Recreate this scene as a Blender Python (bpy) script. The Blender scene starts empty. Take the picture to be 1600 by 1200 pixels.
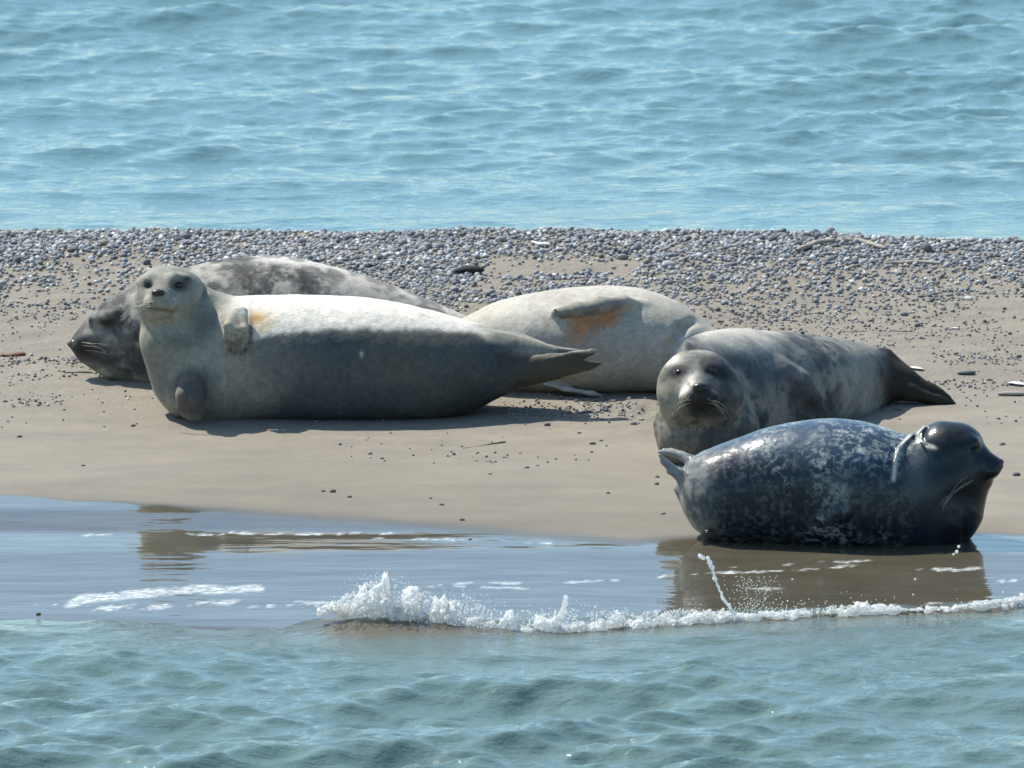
import bpy, math, random
import numpy as np
from mathutils import Vector
R = math.radians
sc = bpy.context.scene
rnd = random.Random(7)
rng = np.random.default_rng(11)

# ------------------------------------------------------------------ camera, sky, sun, exposure
H = 10.1; PITCH = R(9.5); FPX = 29500.0           # focal length in pixels of a 1600 px wide picture
cam_d = bpy.data.cameras.new('camera'); cam = bpy.data.objects.new('camera', cam_d)
sc.collection.objects.link(cam); sc.camera = cam
cam.location = (0, 0, H); cam.rotation_euler = (math.pi/2 - PITCH, 0, 0)
cam_d.sensor_width = 36.0; cam_d.lens = FPX / 1600 * 36.0
cam_d.clip_start = 1.0; cam_d.clip_end = 9000.0
cam_d.dof.use_dof = True; cam_d.dof.focus_distance = 59.2; cam_d.dof.aperture_fstop = 12.0

SUN = np.array([-0.53, 0.42, 1.0]); SUN /= np.linalg.norm(SUN)
sun_el = math.asin(SUN[2]); sun_az = math.atan2(SUN[0], SUN[1])
world = bpy.data.worlds.new('World'); sc.world = world; world.use_nodes = True
wn = world.node_tree.nodes; wl = world.node_tree.links
sky = wn.new('ShaderNodeTexSky'); sky.sky_type = 'NISHITA'; sky.sun_disc = False
sky.sun_elevation = sun_el; sky.sun_rotation = sun_az
sky.air_density = 1.0; sky.dust_density = 0.9; sky.ozone_density = 3.0
wb = wn.new('ShaderNodeMix'); wb.data_type = 'RGBA'; wb.blend_type = 'MULTIPLY'; wb.inputs[0].default_value = 1.0
wb.inputs[7].default_value = (0.94, 1.06, 1.02, 1)
wl.new(sky.outputs[0], wb.inputs[6]); wl.new(wb.outputs[2], wn['Background'].inputs[0]); wn['Background'].inputs[1].default_value = 0.125
sd = bpy.data.lights.new('sun', 'SUN'); sun = bpy.data.objects.new('sun', sd); sc.collection.objects.link(sun)
sd.energy = 4.3; sd.angle = R(0.5); sd.color = (1.0, 0.94, 0.83)
sun.rotation_euler = Vector(SUN).to_track_quat('Z', 'Y').to_euler()
sun.location = (-20, 80, 30)
sc.view_settings.view_transform = 'Standard'; sc.view_settings.look = 'None'
sc.view_settings.gamma = 1.0; sc.view_settings.exposure = 0.75
sc.cycles.max_bounces = 6; sc.cycles.use_denoising = True

# ------------------------------------------------------------------ helpers
cp, sp = math.cos(PITCH), math.sin(PITCH)
def P(px, py, Y):
    """world point seen at a picture position, at ground distance Y"""
    a = (px-800)/FPX; b = (600-py)/FPX
    dy = cp + b*sp; t = Y/dy
    return np.array([t*a, Y, H + t*(-sp + b*cp)])

def hash3(i, j, k, s):
    h = (i*374761393 + j*668265263 + k*2147483647 + s*974634777) & 0xffffffff
    h = ((h ^ (h >> 13)) * 1274126177) & 0xffffffff
    h = ((h ^ (h >> 16)) * 2246822519) & 0xffffffff
    return ((h ^ (h >> 15)) & 0xffffff) / float(0xffffff)
def vnoise(x, y, z=0.0, seed=0):
    """smooth value noise, -1..1"""
    x, y, z = np.broadcast_arrays(np.asarray(x, float), np.asarray(y, float), np.asarray(z, float))
    i, j, k = (np.floor(v).astype(np.int64) for v in (x, y, z))
    fx, fy, fz = x-i, y-j, z-k
    fx = fx*fx*fx*(fx*(fx*6-15)+10); fy = fy*fy*fy*(fy*(fy*6-15)+10); fz = fz*fz*fz*(fz*(fz*6-15)+10)
    r = 0
    for a in (0, 1):
        for b in (0, 1):
            for c in (0, 1):
                w = (fx if a else 1-fx)*(fy if b else 1-fy)*(fz if c else 1-fz)
                r = r + w*hash3(i+a, j+b, k+c, seed)
    return r*2-1
def fbm(x, y, z=0.0, oct=4, seed=0, gain=0.5):
    r = 0; a = 1; t = 0; x = np.asarray(x, float); y = np.asarray(y, float); z = np.asarray(z, float)
    for o in range(oct):
        r = r + a*vnoise(x*2**o+o*7.3, y*2**o+o*3.1, z*2**o+o*5.7, seed+o); t += a; a *= gain
    return r/t
def sstep(a, b, x):
    t = np.clip((np.asarray(x, float)-a)/(b-a), 0, 1); return t*t*(3-2*t)

def link(o, parent=None):
    sc.collection.objects.link(o)
    if parent is not None:
        o.parent = parent; o.matrix_parent_inverse = parent.matrix_world.inverted() if False else o.matrix_parent_inverse
    return o
def tag(o, label=None, cat=None, group=None, kind=None):
    if label: o['label'] = label
    if cat: o['category'] = cat
    if group: o['group'] = group
    if kind: o['kind'] = kind
    return o
def mesh_np(name, V, F, mat=None, attrs=None, smooth=True):
    """V (n,3) float, F (m,3 or 4) int"""
    me = bpy.data.meshes.new(name)
    V = np.ascontiguousarray(V, np.float32); F = np.ascontiguousarray(F, np.int32)
    n, m, k = len(V), len(F), F.shape[1]
    me.vertices.add(n); me.vertices.foreach_set('co', V.ravel())
    me.loops.add(m*k); me.loops.foreach_set('vertex_index', F.ravel())
    me.polygons.add(m)
    me.polygons.foreach_set('loop_start', np.arange(0, m*k, k, dtype=np.int32))
    me.polygons.foreach_set('loop_total', np.full(m, k, np.int32))
    me.update(calc_edges=True)
    if smooth: me.polygons.foreach_set('use_smooth', np.ones(m, bool))
    for an, av in (attrs or {}).items():
        av = np.asarray(av, np.float32)
        if av.ndim == 2:
            at = me.attributes.new(an, 'FLOAT_COLOR', 'POINT')
            c = np.ones((n, 4), np.float32); c[:, :3] = av; at.data.foreach_set('color', c.ravel())
        else:
            at = me.attributes.new(an, 'FLOAT', 'POINT'); at.data.foreach_set('value', av)
    me.validate(); me.update()
    if mat: me.materials.append(mat)
    return me
def obj(name, me, parent=None, loc=None):
    o = bpy.data.objects.new(name, me); sc.collection.objects.link(o)
    if parent is not None: o.parent = parent
    if loc is not None: o.location = loc
    return o
def empty(name, loc):
    o = bpy.data.objects.new(name, None); sc.collection.objects.link(o); o.location = loc
    o.empty_display_size = 0.1
    return o
def grid_faces(nx, ny):
    i = np.arange(nx-1)[:, None]; j = np.arange(ny-1)[None, :]
    a = (i*ny + j).ravel()
    return np.stack([a, a+ny, a+ny+1, a+1], 1)

# ------------------------------------------------------------------ materials
class NT:
    def __init__(s, name):
        s.m = bpy.data.materials.new(name); s.m.use_nodes = True
        s.t = s.m.node_tree; s.n = s.t.nodes; s.b = s.n['Principled BSDF']
    def new(s, k, **kw):
        q = s.n.new(k)
        for a, v in kw.items(): setattr(q, a, v)
        return q
    def l(s, a, b): s.t.links.new(a, b)
    def attr(s, n): return s.new('ShaderNodeAttribute', attribute_name=n)
    def noise(s, scale, detail=3, rough=.5, vec=None, coord='Object', stretch=None):
        t = s.new('ShaderNodeTexCoord'); q = s.new('ShaderNodeTexNoise')
        q.inputs['Scale'].default_value = scale; q.inputs['Detail'].default_value = detail; q.inputs['Roughness'].default_value = rough
        if stretch:
            mp = s.new('ShaderNodeMapping'); mp.inputs['Scale'].default_value = stretch
            s.l(t.outputs[coord], mp.inputs[0]); s.l(mp.outputs[0], q.inputs['Vector'])
        else: s.l(t.outputs[coord], q.inputs['Vector'])
        return q.outputs['Fac']
    def ramp(s, fac, a, b, ca=(0,0,0,1), cb=(1,1,1,1)):
        r = s.new('ShaderNodeValToRGB'); e = r.color_ramp.elements
        e[0].position = a; e[0].color = ca; e[1].position = b; e[1].color = cb
        s.l(fac, r.inputs[0]); return r.outputs[0]
    def mix(s, fac, a, b, mode='MIX'):
        q = s.new('ShaderNodeMix', data_type='RGBA', blend_type=mode)
        for v, i in ((fac, 0), (a, 6), (b, 7)):
            if isinstance(v, (int, float)): q.inputs[i].default_value = v
            elif isinstance(v, tuple): q.inputs[i].default_value = (*v, 1) if len(v) == 3 else v
            else: s.l(v, q.inputs[i])
        return q.outputs[2]
    def math(s, op, a, b=None):
        q = s.new('ShaderNodeMath', operation=op)
        for v, i in ((a, 0), (b, 1)):
            if v is None: continue
            if isinstance(v, (int, float)): q.inputs[i].default_value = v
            else: s.l(v, q.inputs[i])
        return q.outputs[0]
    def bump(s, h, dist, strength=1.0, prev=None):
        q = s.new('ShaderNodeBump'); q.inputs['Distance'].default_value = dist
        if isinstance(strength, float): q.inputs['Strength'].default_value = strength
        else: s.l(strength, q.inputs['Strength'])
        s.l(h, q.inputs['Height'])
        if prev is not None: s.l(prev, q.inputs['Normal'])
        return q.outputs[0]

def fur_mat(name, rough, wet=0.0, bump=.0012, sheen=.25):
    n = NT(name); c = n.attr('tint').outputs['Color']
    fine = n.noise(260, 3, .6, stretch=(.35, 1, 1)); mid = n.noise(45, 4, .6)
    f1 = n.ramp(fine, .25, .8, (.72,.72,.72,1), (1.22,1.22,1.22,1))
    f2 = n.ramp(mid, .3, .7, (.84,.84,.84,1), (1.12,1.12,1.12,1))
    c = n.mix(1.0, c, f1, 'MULTIPLY'); c = n.mix(1.0, c, f2, 'MULTIPLY')
    n.l(c, n.b.inputs['Base Color'])
    n.b.inputs['Roughness'].default_value = rough
    n.b.inputs['Specular IOR Level'].default_value = .12
    n.b.inputs['Coat Weight'].default_value = wet; n.b.inputs['Coat Roughness'].default_value = .15
    b = n.bump(mid, bump*1.3); b = n.bump(fine, bump*.7, prev=b)
    n.l(b, n.b.inputs['Normal'])
    if wet:
        n.l(n.bump(mid, .0013), n.b.inputs['Coat Normal'])
        n.b.inputs['Coat IOR'].default_value = 1.45
    return n.m
M_fur = fur_mat('dry_fur', .62)
M_fur_damp = fur_mat('damp_fur', .58, .0, .001, .15)
M_fur_wet = fur_mat('wet_fur', .45, .5, .0008, .0)
def simple(name, col, rough, spec=.5, **kw):
    n = NT(name); f = n.noise(90, 3)
    n.l(n.mix(1.0, (*col, 1), n.ramp(f, .3, .7, (.75,.75,.75,1), (1.2,1.2,1.2,1)), 'MULTIPLY'), n.b.inputs['Base Color'])
    n.b.inputs['Roughness'].default_value = rough; n.b.inputs['Specular IOR Level'].default_value = spec
    for k, v in kw.items(): n.b.inputs[k.replace('_', ' ')].default_value = v
    return n.m
M_eye = simple('eye_surface', (.006,.005,.006), .12, .5)
M_nose = simple('nose_skin', (.012,.012,.014), .35, .5)
M_whisker = simple('whisker_hair', (.45,.40,.30), .5, .5)

# ------------------------------------------------------------------ terrain shape
def pl(xs, ys):
    return lambda v: np.interp(v, xs, ys)
# shoreline of the rippled water: picture row -> ground distance at z = 0
def Y0(py):
    b = (600-np.asarray(py, float))/FPX
    return H*(cp+b*sp)/(sp-b*cp)
_xs = np.linspace(-400, 2000, 121)
_row = np.interp(_xs, [-400,0,200,400,560,760,900,1020,1150,1300,1450,1600,2000], [950,958,962,968,980,984,982,972,962,956,950,938,915])
_XS = np.array([(x-800)/FPX*56 for x in _xs]); _YS = Y0(_row)
def Yshore(X):
    return np.interp(X, _XS, _YS) + .012*vnoise(np.asarray(X)*9, 3.3, 0, 5)
_rows = np.arange(700, 1001, 2.0)[::-1]
_slope = np.interp(_rows, [700,780,786,808,816,832,838,860,868,900,960,1000], [.026,.028,.026,.026,.088,.088,.004,.004,.034,.030,.016,.014])
_py = Y0(_rows + 11); _pz = np.concatenate([[0], np.cumsum(np.diff(_py)*.5*(_slope[1:]+_slope[:-1]))])
def prof(Y):
    Y = np.asarray(Y, float)
    return np.interp(Y, _py, _pz) + np.maximum(Y-_py[-1], 0)*.026 + np.minimum(Y-_py[0], 0)*.014
def zg(X, Y, fine=True):
    X = np.asarray(X, float); Y = np.asarray(Y, float)
    u = Y - Yshore(X)
    crest = 62.27 - .05*X + .10*vnoise(X*1.3, .5, 0, 3)
    zup = prof(Y) - prof(Yshore(X)) + .010*sstep(3.5, 6.5, u)
    z = np.where(u > 0, zup, .035*u)
    z = np.where(u < -.12, -.0042 + .14*(u+.12), z)
    v = Y - crest
    zc = prof(crest) - prof(Yshore(X)) + .010
    z = np.where(v > 0, zc - .012*sstep(0, .1, v) - .16*v, z)
    z = np.maximum(z, -2.0)
    # gentle undulation: film hollows, rough upper beach
    z = z + .0006*vnoise(X*1.3, Y*2.2, 0, 8)*sstep(-.3, .2, u)*(1-sstep(2.4, 3.0, u))
    up = sstep(2.7, 4.6, u)*(1-sstep(0, .6, v))
    z = z + sstep(2.0, 3.0, u)*(1-sstep(0, .6, v))*(.0035*fbm(X*2.2, Y*2.6, 0, 3, 14) + .0012*vnoise(X*22, Y*26, 0, 15))
    for mx, my, sx, sy, h_ in ((1005,628,.10,.14,.022),(880,632,.22,.10,.007),(600,672,.5,.05,.006),(1000,660,.12,.07,.006),(230,612,.15,.06,.006),(1440,645,.2,.08,.008),(1345,672,.12,.08,.007)):
        b_ = (600-my)/FPX; ym = (H-.12)*(cp+b_*sp)/(sp-b_*cp); xm = (mx-800)/FPX*ym
        z = z + h_*np.exp(-((X-xm)/sx)**2-((Y-ym)/sy)**2)*(1+.5*vnoise(X*30, Y*22, 0, 16))
    z = z + up*(.011*vnoise(X*1.6, Y*2.3, 0, 9) + .006*vnoise(X*5, Y*7, 0, 10) + .0030*vnoise(X*17, Y*20, 0, 12))
    return z
def Yg(px, py):
    lo, hi = 50.0, 63.5
    for _ in range(40):
        m = (lo+hi)/2; p = P(px, py, m)
        if p[2] > zg(p[0], m): lo = m
        else: hi = m
    return (lo+hi)/2
def G(px, py):
    Y = Yg(px, py); p = P(px, py, Y); p[2] = zg(p[0], Y); return p
def pix(X, Y, Z):
    """picture position of world points"""
    dy = Y; dz = Z - H
    d = dy*cp - dz*sp; u = dy*sp + dz*cp
    return 800 + FPX*X/d, 600 - FPX*u/d

def axis(parts, far_lo, far_hi):
    """parts: list of (start, end, step); grows outward geometrically"""
    a = []
    for s, e, st in parts: a.append(np.arange(s, e, st))
    a = np.concatenate(a)
    lo = []; v = a[0]; st = a[1]-a[0]
    while v > far_lo: st *= 1.35; v -= st; lo.append(v)
    hi = []; v = a[-1]; st = a[-1]-a[-2]
    while v < far_hi: st *= 1.35; v += st; hi.append(v)
    return np.concatenate([lo[::-1], a, hi])

# ------------------------------------------------------------------ sand sheet
def build_sand():
    ax = axis([(-3.4, 3.4, .012)], -3500, 3500)
    ay = axis([(54.6, 60.0, .018), (60.0, 63.4, .014)], -300, 4500)
    X, Y = np.meshgrid(ax, ay, indexing='ij')
    Z = zg(X, Y)
    px, py = pix(X, Y, Z)
    # wet film: its upper edge as a wandering line
    wl_ = np.interp(px, [-300,0,250,450,700,1000,1080,1500,1600,1900], [765,774,781,797,818,842,838,832,834,830])
    wl_ = wl_ + 7*fbm(X*1.7, Y*.3, 0, 3, 21) + 2.5*fbm(X*8, Y*4, 0, 2, 22)
    soft = np.interp(px, [0,250,450,1000,1400,1600], [9,14,34,30,8,6])
    wet = sstep(-.4, .6, (py-wl_)/soft)
    wet = np.where(Y < 59.5, wet, 0)
    damp = sstep(-4.5, .5, (py-wl_)/soft)*(Y < 60)
    # foam streaks left on the film
    u = Y - Yshore(X)
    st = np.zeros_like(X)
    n1 = fbm(X*14, Y*9, 0, 4, 31); n2 = fbm(X*45, Y*30, 0, 3, 33)
    def streak(x0, x1, yc, w, dens, wob=3, sd=0):
        yy = np.interp(px, *yc) if isinstance(yc, tuple) else yc
        yy = yy + wob*vnoise(X*5, sd*1.7, 0, 40+sd)
        m = np.exp(-((py-yy)/w)**2) * sstep(x0, x0+30, px)*(1-sstep(x1-30, x1, px))
        return sstep(1.0-dens, 1.25-dens, m*.75 + .85*n1*m + .55*n2*m + .0)
    for a in [(95,420,([95,105,130,200,300,340,420],[957,945,936,928,921,922,921]),6.5,1.0,1,1),(560,520,918,3,.5,1,15),
              (110,560,([90,300,600],[953,945,940]),10,.44,3,2),
              (0,110,([0,110],[942,946]),3,.25,1,3),
              (640,990,([640,750,850,990],[920,909,914,906]),3,.50,2,4),
              (690,860,([690,860],[916,920]),2.5,.46,1,5),
              (1010,1360,([1010,1130,1250,1360],[903,894,890,884]),3.4,.52,2,6),
              (1120,1380,([1120,1250,1380],[888,880,878]),3.6,.42,3,7),
              (1400,1560,([1400,1560],[893,885]),5.5,.42,3,8),
              (1130,1260,([1130,1260],[915,930]),16,.26,6,9),
              (1540,1800,([1540,1800],[905,900]),9,.30,4,10),
              (180,640,([180,640],[834,832]),5,.30,3,11),
              (0,240,([0,240],[838,834]),3.5,.34,3,12),
              (560,900,([560,900],[838,852]),4,.24,3,13),
              (1080,1620,([1080,1300,1620],[958,950,936]),3.5,.45,1,14)]:
        st = np.maximum(st, streak(*a[:4], a[4]*(.92 if a[4] > .6 else .70), a[5], a[6]))
    st *= (u > -.12)
    V = np.stack([X, Y, Z], -1).reshape(-1, 3)
    n = NT('beach_sand')
    wetA = n.attr('wet').outputs['Fac']; dampA = n.attr('damp').outputs['Fac']; foamA = n.attr('foam').outputs['Fac']; rgA = n.attr('upper').outputs['Fac']
    g1 = n.noise(420, 3, .7); g2 = n.noise(7, 5, .6, stretch=(.5, 1, 1)); g3 = n.noise(60, 4, .6)
    dry = n.mix(n.ramp(g1, .3, .72), (.160,.144,.120), (.280,.252,.209))
    dry = n.mix(1.0, dry, n.ramp(g2, .3, .7, (.86,.86,.87,1), (1.1,1.09,1.07,1)), 'MULTIPLY')
    dry = n.mix(n.math('MULTIPLY', rgA, n.ramp(g3, .50, .70)), dry, (.165,.150,.124))
    dp = n.mix(n.ramp(g2, .3, .7), (.145,.133,.108), (.17,.156,.128))
    wt = n.mix(n.ramp(g2, .3, .7), (.060,.054,.038), (.088,.078,.056))
    c = n.mix(n.math('MULTIPLY', dampA, .8), dry, dp); c = n.mix(wetA, c, wt); fn = n.noise(75, 4, .7, stretch=(.5,1,1)); foamA = n.math('MULTIPLY', foamA, n.ramp(fn, .34, .62)); c = n.mix(foamA, c, (.56,.58,.57))
    n.l(c, n.b.inputs['Base Color'])
    ro = n.math('ADD', n.math('MULTIPLY', n.math('SUBTRACT', 1.0, wetA), .8), .045)
    ro = n.math('MAXIMUM', ro, n.math('MULTIPLY', foamA, .5)); n.l(ro, n.b.inputs['Roughness'])
    n.l(n.math('ADD', n.math('MULTIPLY', wetA, .35), .15), n.b.inputs['Specular IOR Level'])
    n.b.inputs['IOR'].default_value = 1.45
    inv = n.math('SUBTRACT', 1.0, wetA)
    b = n.bump(g3, .006, n.math('MULTIPLY', inv, n.math('ADD', n.math('MULTIPLY', rgA, .95), .2)))
    b = n.bump(g1, .0012, inv, b)
    film = n.noise(3.2, 3, .5, stretch=(.6, 2.2, 1)); b = n.bump(film, .0035, wetA, b)
    n.l(b, n.b.inputs['Normal'])
    up = sstep(2.5, 3.6, u + .5*fbm(X*1.5, Y*1.5, 0, 2, 55))
    me = mesh_np('sand', V, grid_faces(len(ax), len(ay)), n.m,
                 dict(wet=wet.ravel(), damp=damp.ravel(), foam=st.ravel(), upper=up.ravel()))
    tag(obj('sand', me), kind='structure')

# ------------------------------------------------------------------ sea
def build_sea():
    ax = axis([(-3.2, 3.2, .015)], -3500, 3500)
    ay = axis([(51.5, 56.6, .015), (56.6, 62.6, .1), (62.6, 71.5, .018)], -300, 4500)
    X, Y = np.meshgrid(ax, ay, indexing='ij'); X = X.copy(); Y = Y.copy()
    u = Y - Yshore(X)
    near = Y < 59
    amp = np.where(near, sstep(.02, -1.0, u)*.85 + .15*sstep(.05, -.25, u), .25 + .75*sstep(63.4, 66.5, Y))
    amp = np.where(near, amp*1.35, amp*1.0)
    # calm away from the fine part of the grid
    amp = amp * (1 - sstep(3.0, 4.5, np.abs(X)))*(1 - sstep(70.5, 74, Y))*sstep(49, 51.6, Y)
    r = np.random.default_rng(5)
    Zw = np.zeros_like(X); DX = np.zeros_like(X); DY = np.zeros_like(X)
    N = 120
    for i in range(N):
        L = .07*(1.1/.07)**(r.random()**.95); k = 2*math.pi/L
        th = r.normal(math.radians(-90+9), math.radians(17 + 10*(L < .4)))
        a = .0033*(L/.5)**.95 * (0.5+1.0*r.random())
        if L > .6: a *= .6
        ph = r.random()*6.283; kx, ky = k*math.cos(th), k*math.sin(th)
        t = kx*X + ky*Y + ph
        Zw += a*np.sin(t); c = a*.35*np.cos(t)
        DX += c*math.cos(th); DY += c*math.sin(th)
    gust = .8 + .45*fbm(X*.6, Y*.45, 0, 3, 61)
    amp = amp*gust
    Z = Zw*amp
    X2 = X + DX*amp; Y2 = Y + DY*amp
    # brown wavelet pushed up in front of the splash
    px, py = pix(X, Y, 0*X)
    hump = np.exp(-np.abs((py-(983+.012*(px-600)))/15.)**2.4) * sstep(430, 590, px)*(1-sstep(640, 900, px))
    Z += .034*hump*(1+.25*vnoise(X*6, Y*6, 0, 71))
    hump2 = np.exp(-((py-np.interp(px,[800,1000,1200,1400,1650],[972,966,955,950,936]))/6.)**2)*sstep(760, 900, px)
    Z += .006*hump2*(1+.5*vnoise(X*12, Y*4, 0, 72))
    lh = np.exp(-((py-952)/9.)**2)*sstep(90,150,px)*(1-sstep(240,420,px)); Z += .0*lh
    silt = np.clip(hump*2.2, 0, 1)
    silt = np.maximum(silt, .8*sstep(-.8, 0, u)*near*(.6+.5*fbm(X*2, Y*3, 0, 3, 75)))
    Z -= .004
    n = NT('sea_water')
    s = n.attr('silt').outputs['Fac']; nr = n.attr('near').outputs['Fac']
    base = n.mix(nr, (.086,.172,.192), (.090,.148,.142)); base = n.mix(s, base, (.105,.093,.068))
    n.l(base, n.b.inputs['Base Color'])
    n.b.inputs['Roughness'].default_value = .035; n.b.inputs['IOR'].default_value = 1.42
    n.b.inputs['Specular IOR Level'].default_value = .5
    r1 = n.noise(11, 4, .55, stretch=(.55, 1, 1)); r2 = n.noise(38, 4, .6, stretch=(.6, 1, 1))
    b = n.bump(r1, .022, .6); b = n.bump(r2, .0070, .9, b); n.l(b, n.b.inputs['Normal'])
    V = np.stack([X2, Y2, Z], -1).reshape(-1, 3)
    me = mesh_np('sea', V, grid_faces(len(ax), len(ay)), n.m, dict(silt=silt.ravel(), near=near.astype(float).ravel()))
    tag(obj('sea', me), kind='structure')

# ------------------------------------------------------------------ implicit sculpting of the animals
class Sculpt:
    def __init__(s, lo, hi, h=.0045, zpad=0):
        s.h = h; lo = np.array(lo)-(0,0,.03); hi = np.array(hi)+(0,0,.13); hi[2] += zpad; s.lo = lo; n = np.ceil((np.array(hi)-s.lo)/h).astype(int)+1
        s.ax = [(s.lo[i]+h*np.arange(n[i])).astype(np.float32) for i in range(3)]
        s.F = np.full(n, .2, np.float32)
    def win(s, lo, hi):
        sl = []
        for i in range(3):
            a = max(0, int((lo[i]-s.lo[i])/s.h)-1); b = min(len(s.ax[i]), int((hi[i]-s.lo[i])/s.h)+3)
            if b <= a: return None
            sl.append(slice(a, b))
        g = (s.ax[0][sl[0]][:, None, None], s.ax[1][sl[1]][None, :, None], s.ax[2][sl[2]][None, None, :])
        return tuple(sl), g
    def put(s, sl, d, k, sub=False):
        f = s.F[sl]
        if sub:
            d = -d; h = np.clip(.5 - .5*(f-d)/k, 0, 1) if k > 0 else (d > f)*1.0
            s.F[sl] = f*(1-h) + d*h + (k*h*(1-h) if k > 0 else 0)
        else:
            h = np.clip(.5 + .5*(f-d)/k, 0, 1)
            s.F[sl] = f*(1-h) + d*h - k*h*(1-h)
    def cone(s, a, b, ra, rb, k=.02, sq=(1,1,1), sub=False):
        """round cone a->b, squashed by sq (smaller number = flatter along that world axis)"""
        a = np.array(a, float); b = np.array(b, float); sq = np.array(sq, float)
        m = max(ra, rb)+k+.01
        w = s.win(np.minimum(a, b)-m*np.maximum(sq, .7)-.005, np.maximum(a, b)+m*np.maximum(sq, .7)+.005)
        if w is None: return
        sl, g = w
        g = [(g[i]-a[i])/sq[i] for i in range(3)]; ab = (b-a)/sq; L2 = float(ab@ab)+1e-12
        t = np.clip((g[0]*ab[0]+g[1]*ab[1]+g[2]*ab[2])/L2, 0, 1)
        d = np.sqrt((g[0]-t*ab[0])**2+(g[1]-t*ab[1])**2+(g[2]-t*ab[2])**2) - (ra+(rb-ra)*t)
        s.put(sl, d*float(min(1, sq.min()**.5)), k, sub)
    def ell(s, c, r, k=.02, rot=None, sub=False):
        """ellipsoid; rot = 3x3 whose rows are its axes"""
        c = np.array(c, float); r = np.array(r, float); m = r.max()+k+.01
        w = s.win(c-m, c+m)
        if w is None: return
        sl, g = w; g = [g[i]-c[i] for i in range(3)]
        if rot is not None:
            g = [g[0]*rot[i][0]+g[1]*rot[i][1]+g[2]*rot[i][2] for i in range(3)]
        q = np.sqrt((g[0]/r[0])**2+(g[1]/r[1])**2+(g[2]/r[2])**2)
        q2 = np.sqrt((g[0]/r[0]**2)**2+(g[1]/r[1]**2)**2+(g[2]/r[2]**2)**2)+1e-9
        s.put(sl, q*(q-1)/q2, k, sub)
    def chain(s, pts, rs, k=.01, sq=(1,1,1), sub=False):
        for i in range(len(pts)-1): s.cone(pts[i], pts[i+1], rs[i], rs[i+1], k, sq, sub)
    def body(s, st, k=.03, low=2.5):
        """st rows: X, Yc, ztop, zbot, ry  - elliptical slices across X"""
        st = np.array(sorted(st, key=lambda q: q[0]), float)
        X = s.ax[0]; xi = st[:, 0]
        def hermite(v):
            d = np.diff(v)/np.diff(xi); m = np.zeros(len(v)); m[0] = d[0]; m[-1] = d[-1]
            for i in range(1, len(v)-1):
                m[i] = 0 if d[i-1]*d[i] <= 0 else 2*d[i-1]*d[i]/(d[i-1]+d[i])
            i = np.clip(np.searchsorted(xi, X)-1, 0, len(xi)-2); hh = xi[i+1]-xi[i]; t = np.clip((X-xi[i])/hh, 0, 1)
            return ((2*t**3-3*t**2+1)*v[i]+(t**3-2*t**2+t)*hh*m[i]+(-2*t**3+3*t**2)*v[i+1]+(t**3-t**2)*hh*m[i+1])
        yc, zt, zb, ry = (hermite(st[:, c]) for c in (1, 2, 3, 4))
        zc = (zt+zb)/2; rz = np.maximum((zt-zb)/2, 1e-3); ry = np.maximum(ry, 1e-3)
        dx = np.maximum(np.maximum(xi[0]-X, X-xi[-1]), 0)
        # distance along X outside the ends
        A = np.abs((s.ax[1][None, :, None]-yc[:, None, None])/ry[:, None, None])
        B = (s.ax[2][None, None, :]-zc[:, None, None])/rz[:, None, None]
        n = np.where(B < 0, low, 2.08).astype(np.float32)
        q = (A**n + np.abs(B)**n)**(1/n)
        mn = np.minimum(rz, ry)[:, None, None]
        gr = np.maximum(np.abs(np.gradient(zt, X)), np.abs(np.gradient(ry, X)))
        gr = np.sqrt(1+np.minimum(gr, 2.0)**2)[:, None, None]
        d = ((q-1)*mn/gr).astype(np.float32) + dx[:, None, None]
        s.put((slice(None),)*3, d, k)
    def noise(s, amp, scale, seed=0):
        m = np.abs(s.F) < .02; I = np.nonzero(m)
        s.F[I] += (amp*fbm(s.ax[0][I[0]]*scale, s.ax[1][I[1]]*scale, s.ax[2][I[2]]*scale, 3, seed)).astype(np.float32)
    def mesh(s):
        F = s.F; ins = F < 0
        c = np.zeros(tuple(np.array(F.shape)-1), np.uint8)
        for a in (0, 1):
            for b in (0, 1):
                for d in (0, 1):
                    c += ins[a:F.shape[0]-1+a, b:F.shape[1]-1+b, d:F.shape[2]-1+d]
        act = np.nonzero((c > 0) & (c < 8)); n = len(act[0])
        idx = np.full(c.shape, -1, np.int32); idx[act] = np.arange(n)
        co = {(a, b, d): F[act[0]+a, act[1]+b, act[2]+d] for a in (0,1) for b in (0,1) for d in (0,1)}
        acc = np.zeros((n, 3)); cnt = np.zeros(n)
        for p in co:
            for ax_ in range(3):
                if p[ax_] == 0:
                    q = list(p); q[ax_] = 1; q = tuple(q); va, vb = co[p], co[q]
                    m = (va < 0) != (vb < 0); t = np.where(m, va/np.where(m, va-vb, 1), 0)
                    pt = np.tile(np.array(p, float), (n, 1)); pt[:, ax_] += t
                    acc += pt*m[:, None]; cnt += m
        V = np.stack(act, 1) + acc/cnt[:, None]
        V = V*s.h + s.lo
        Q = []
        for ax_ in range(3):
            o1, o2 = [(1, 2), (2, 0), (0, 1)][ax_]
            sa = [slice(None)]*3; sb = [slice(None)]*3; sa[ax_] = slice(0, -1); sb[ax_] = slice(1, None)
            A = ins[tuple(sa)]; B = ins[tuple(sb)]; e = np.nonzero(A != B); e = np.stack(e, 1)
            ok = (e[:, o1] > 0) & (e[:, o2] > 0) & (e[:, o1] < c.shape[o1]) & (e[:, o2] < c.shape[o2]); e = e[ok]
            flip = ~A[e[:, 0], e[:, 1], e[:, 2]]
            def g(d1, d2):
                f = e.copy(); f[:, o1] -= d1; f[:, o2] -= d2; return idx[f[:, 0], f[:, 1], f[:, 2]]
            q = np.stack([g(1, 1), g(0, 1), g(0, 0), g(1, 0)], 1)
            q[flip] = q[flip][:, ::-1]; Q.append(q)
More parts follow.
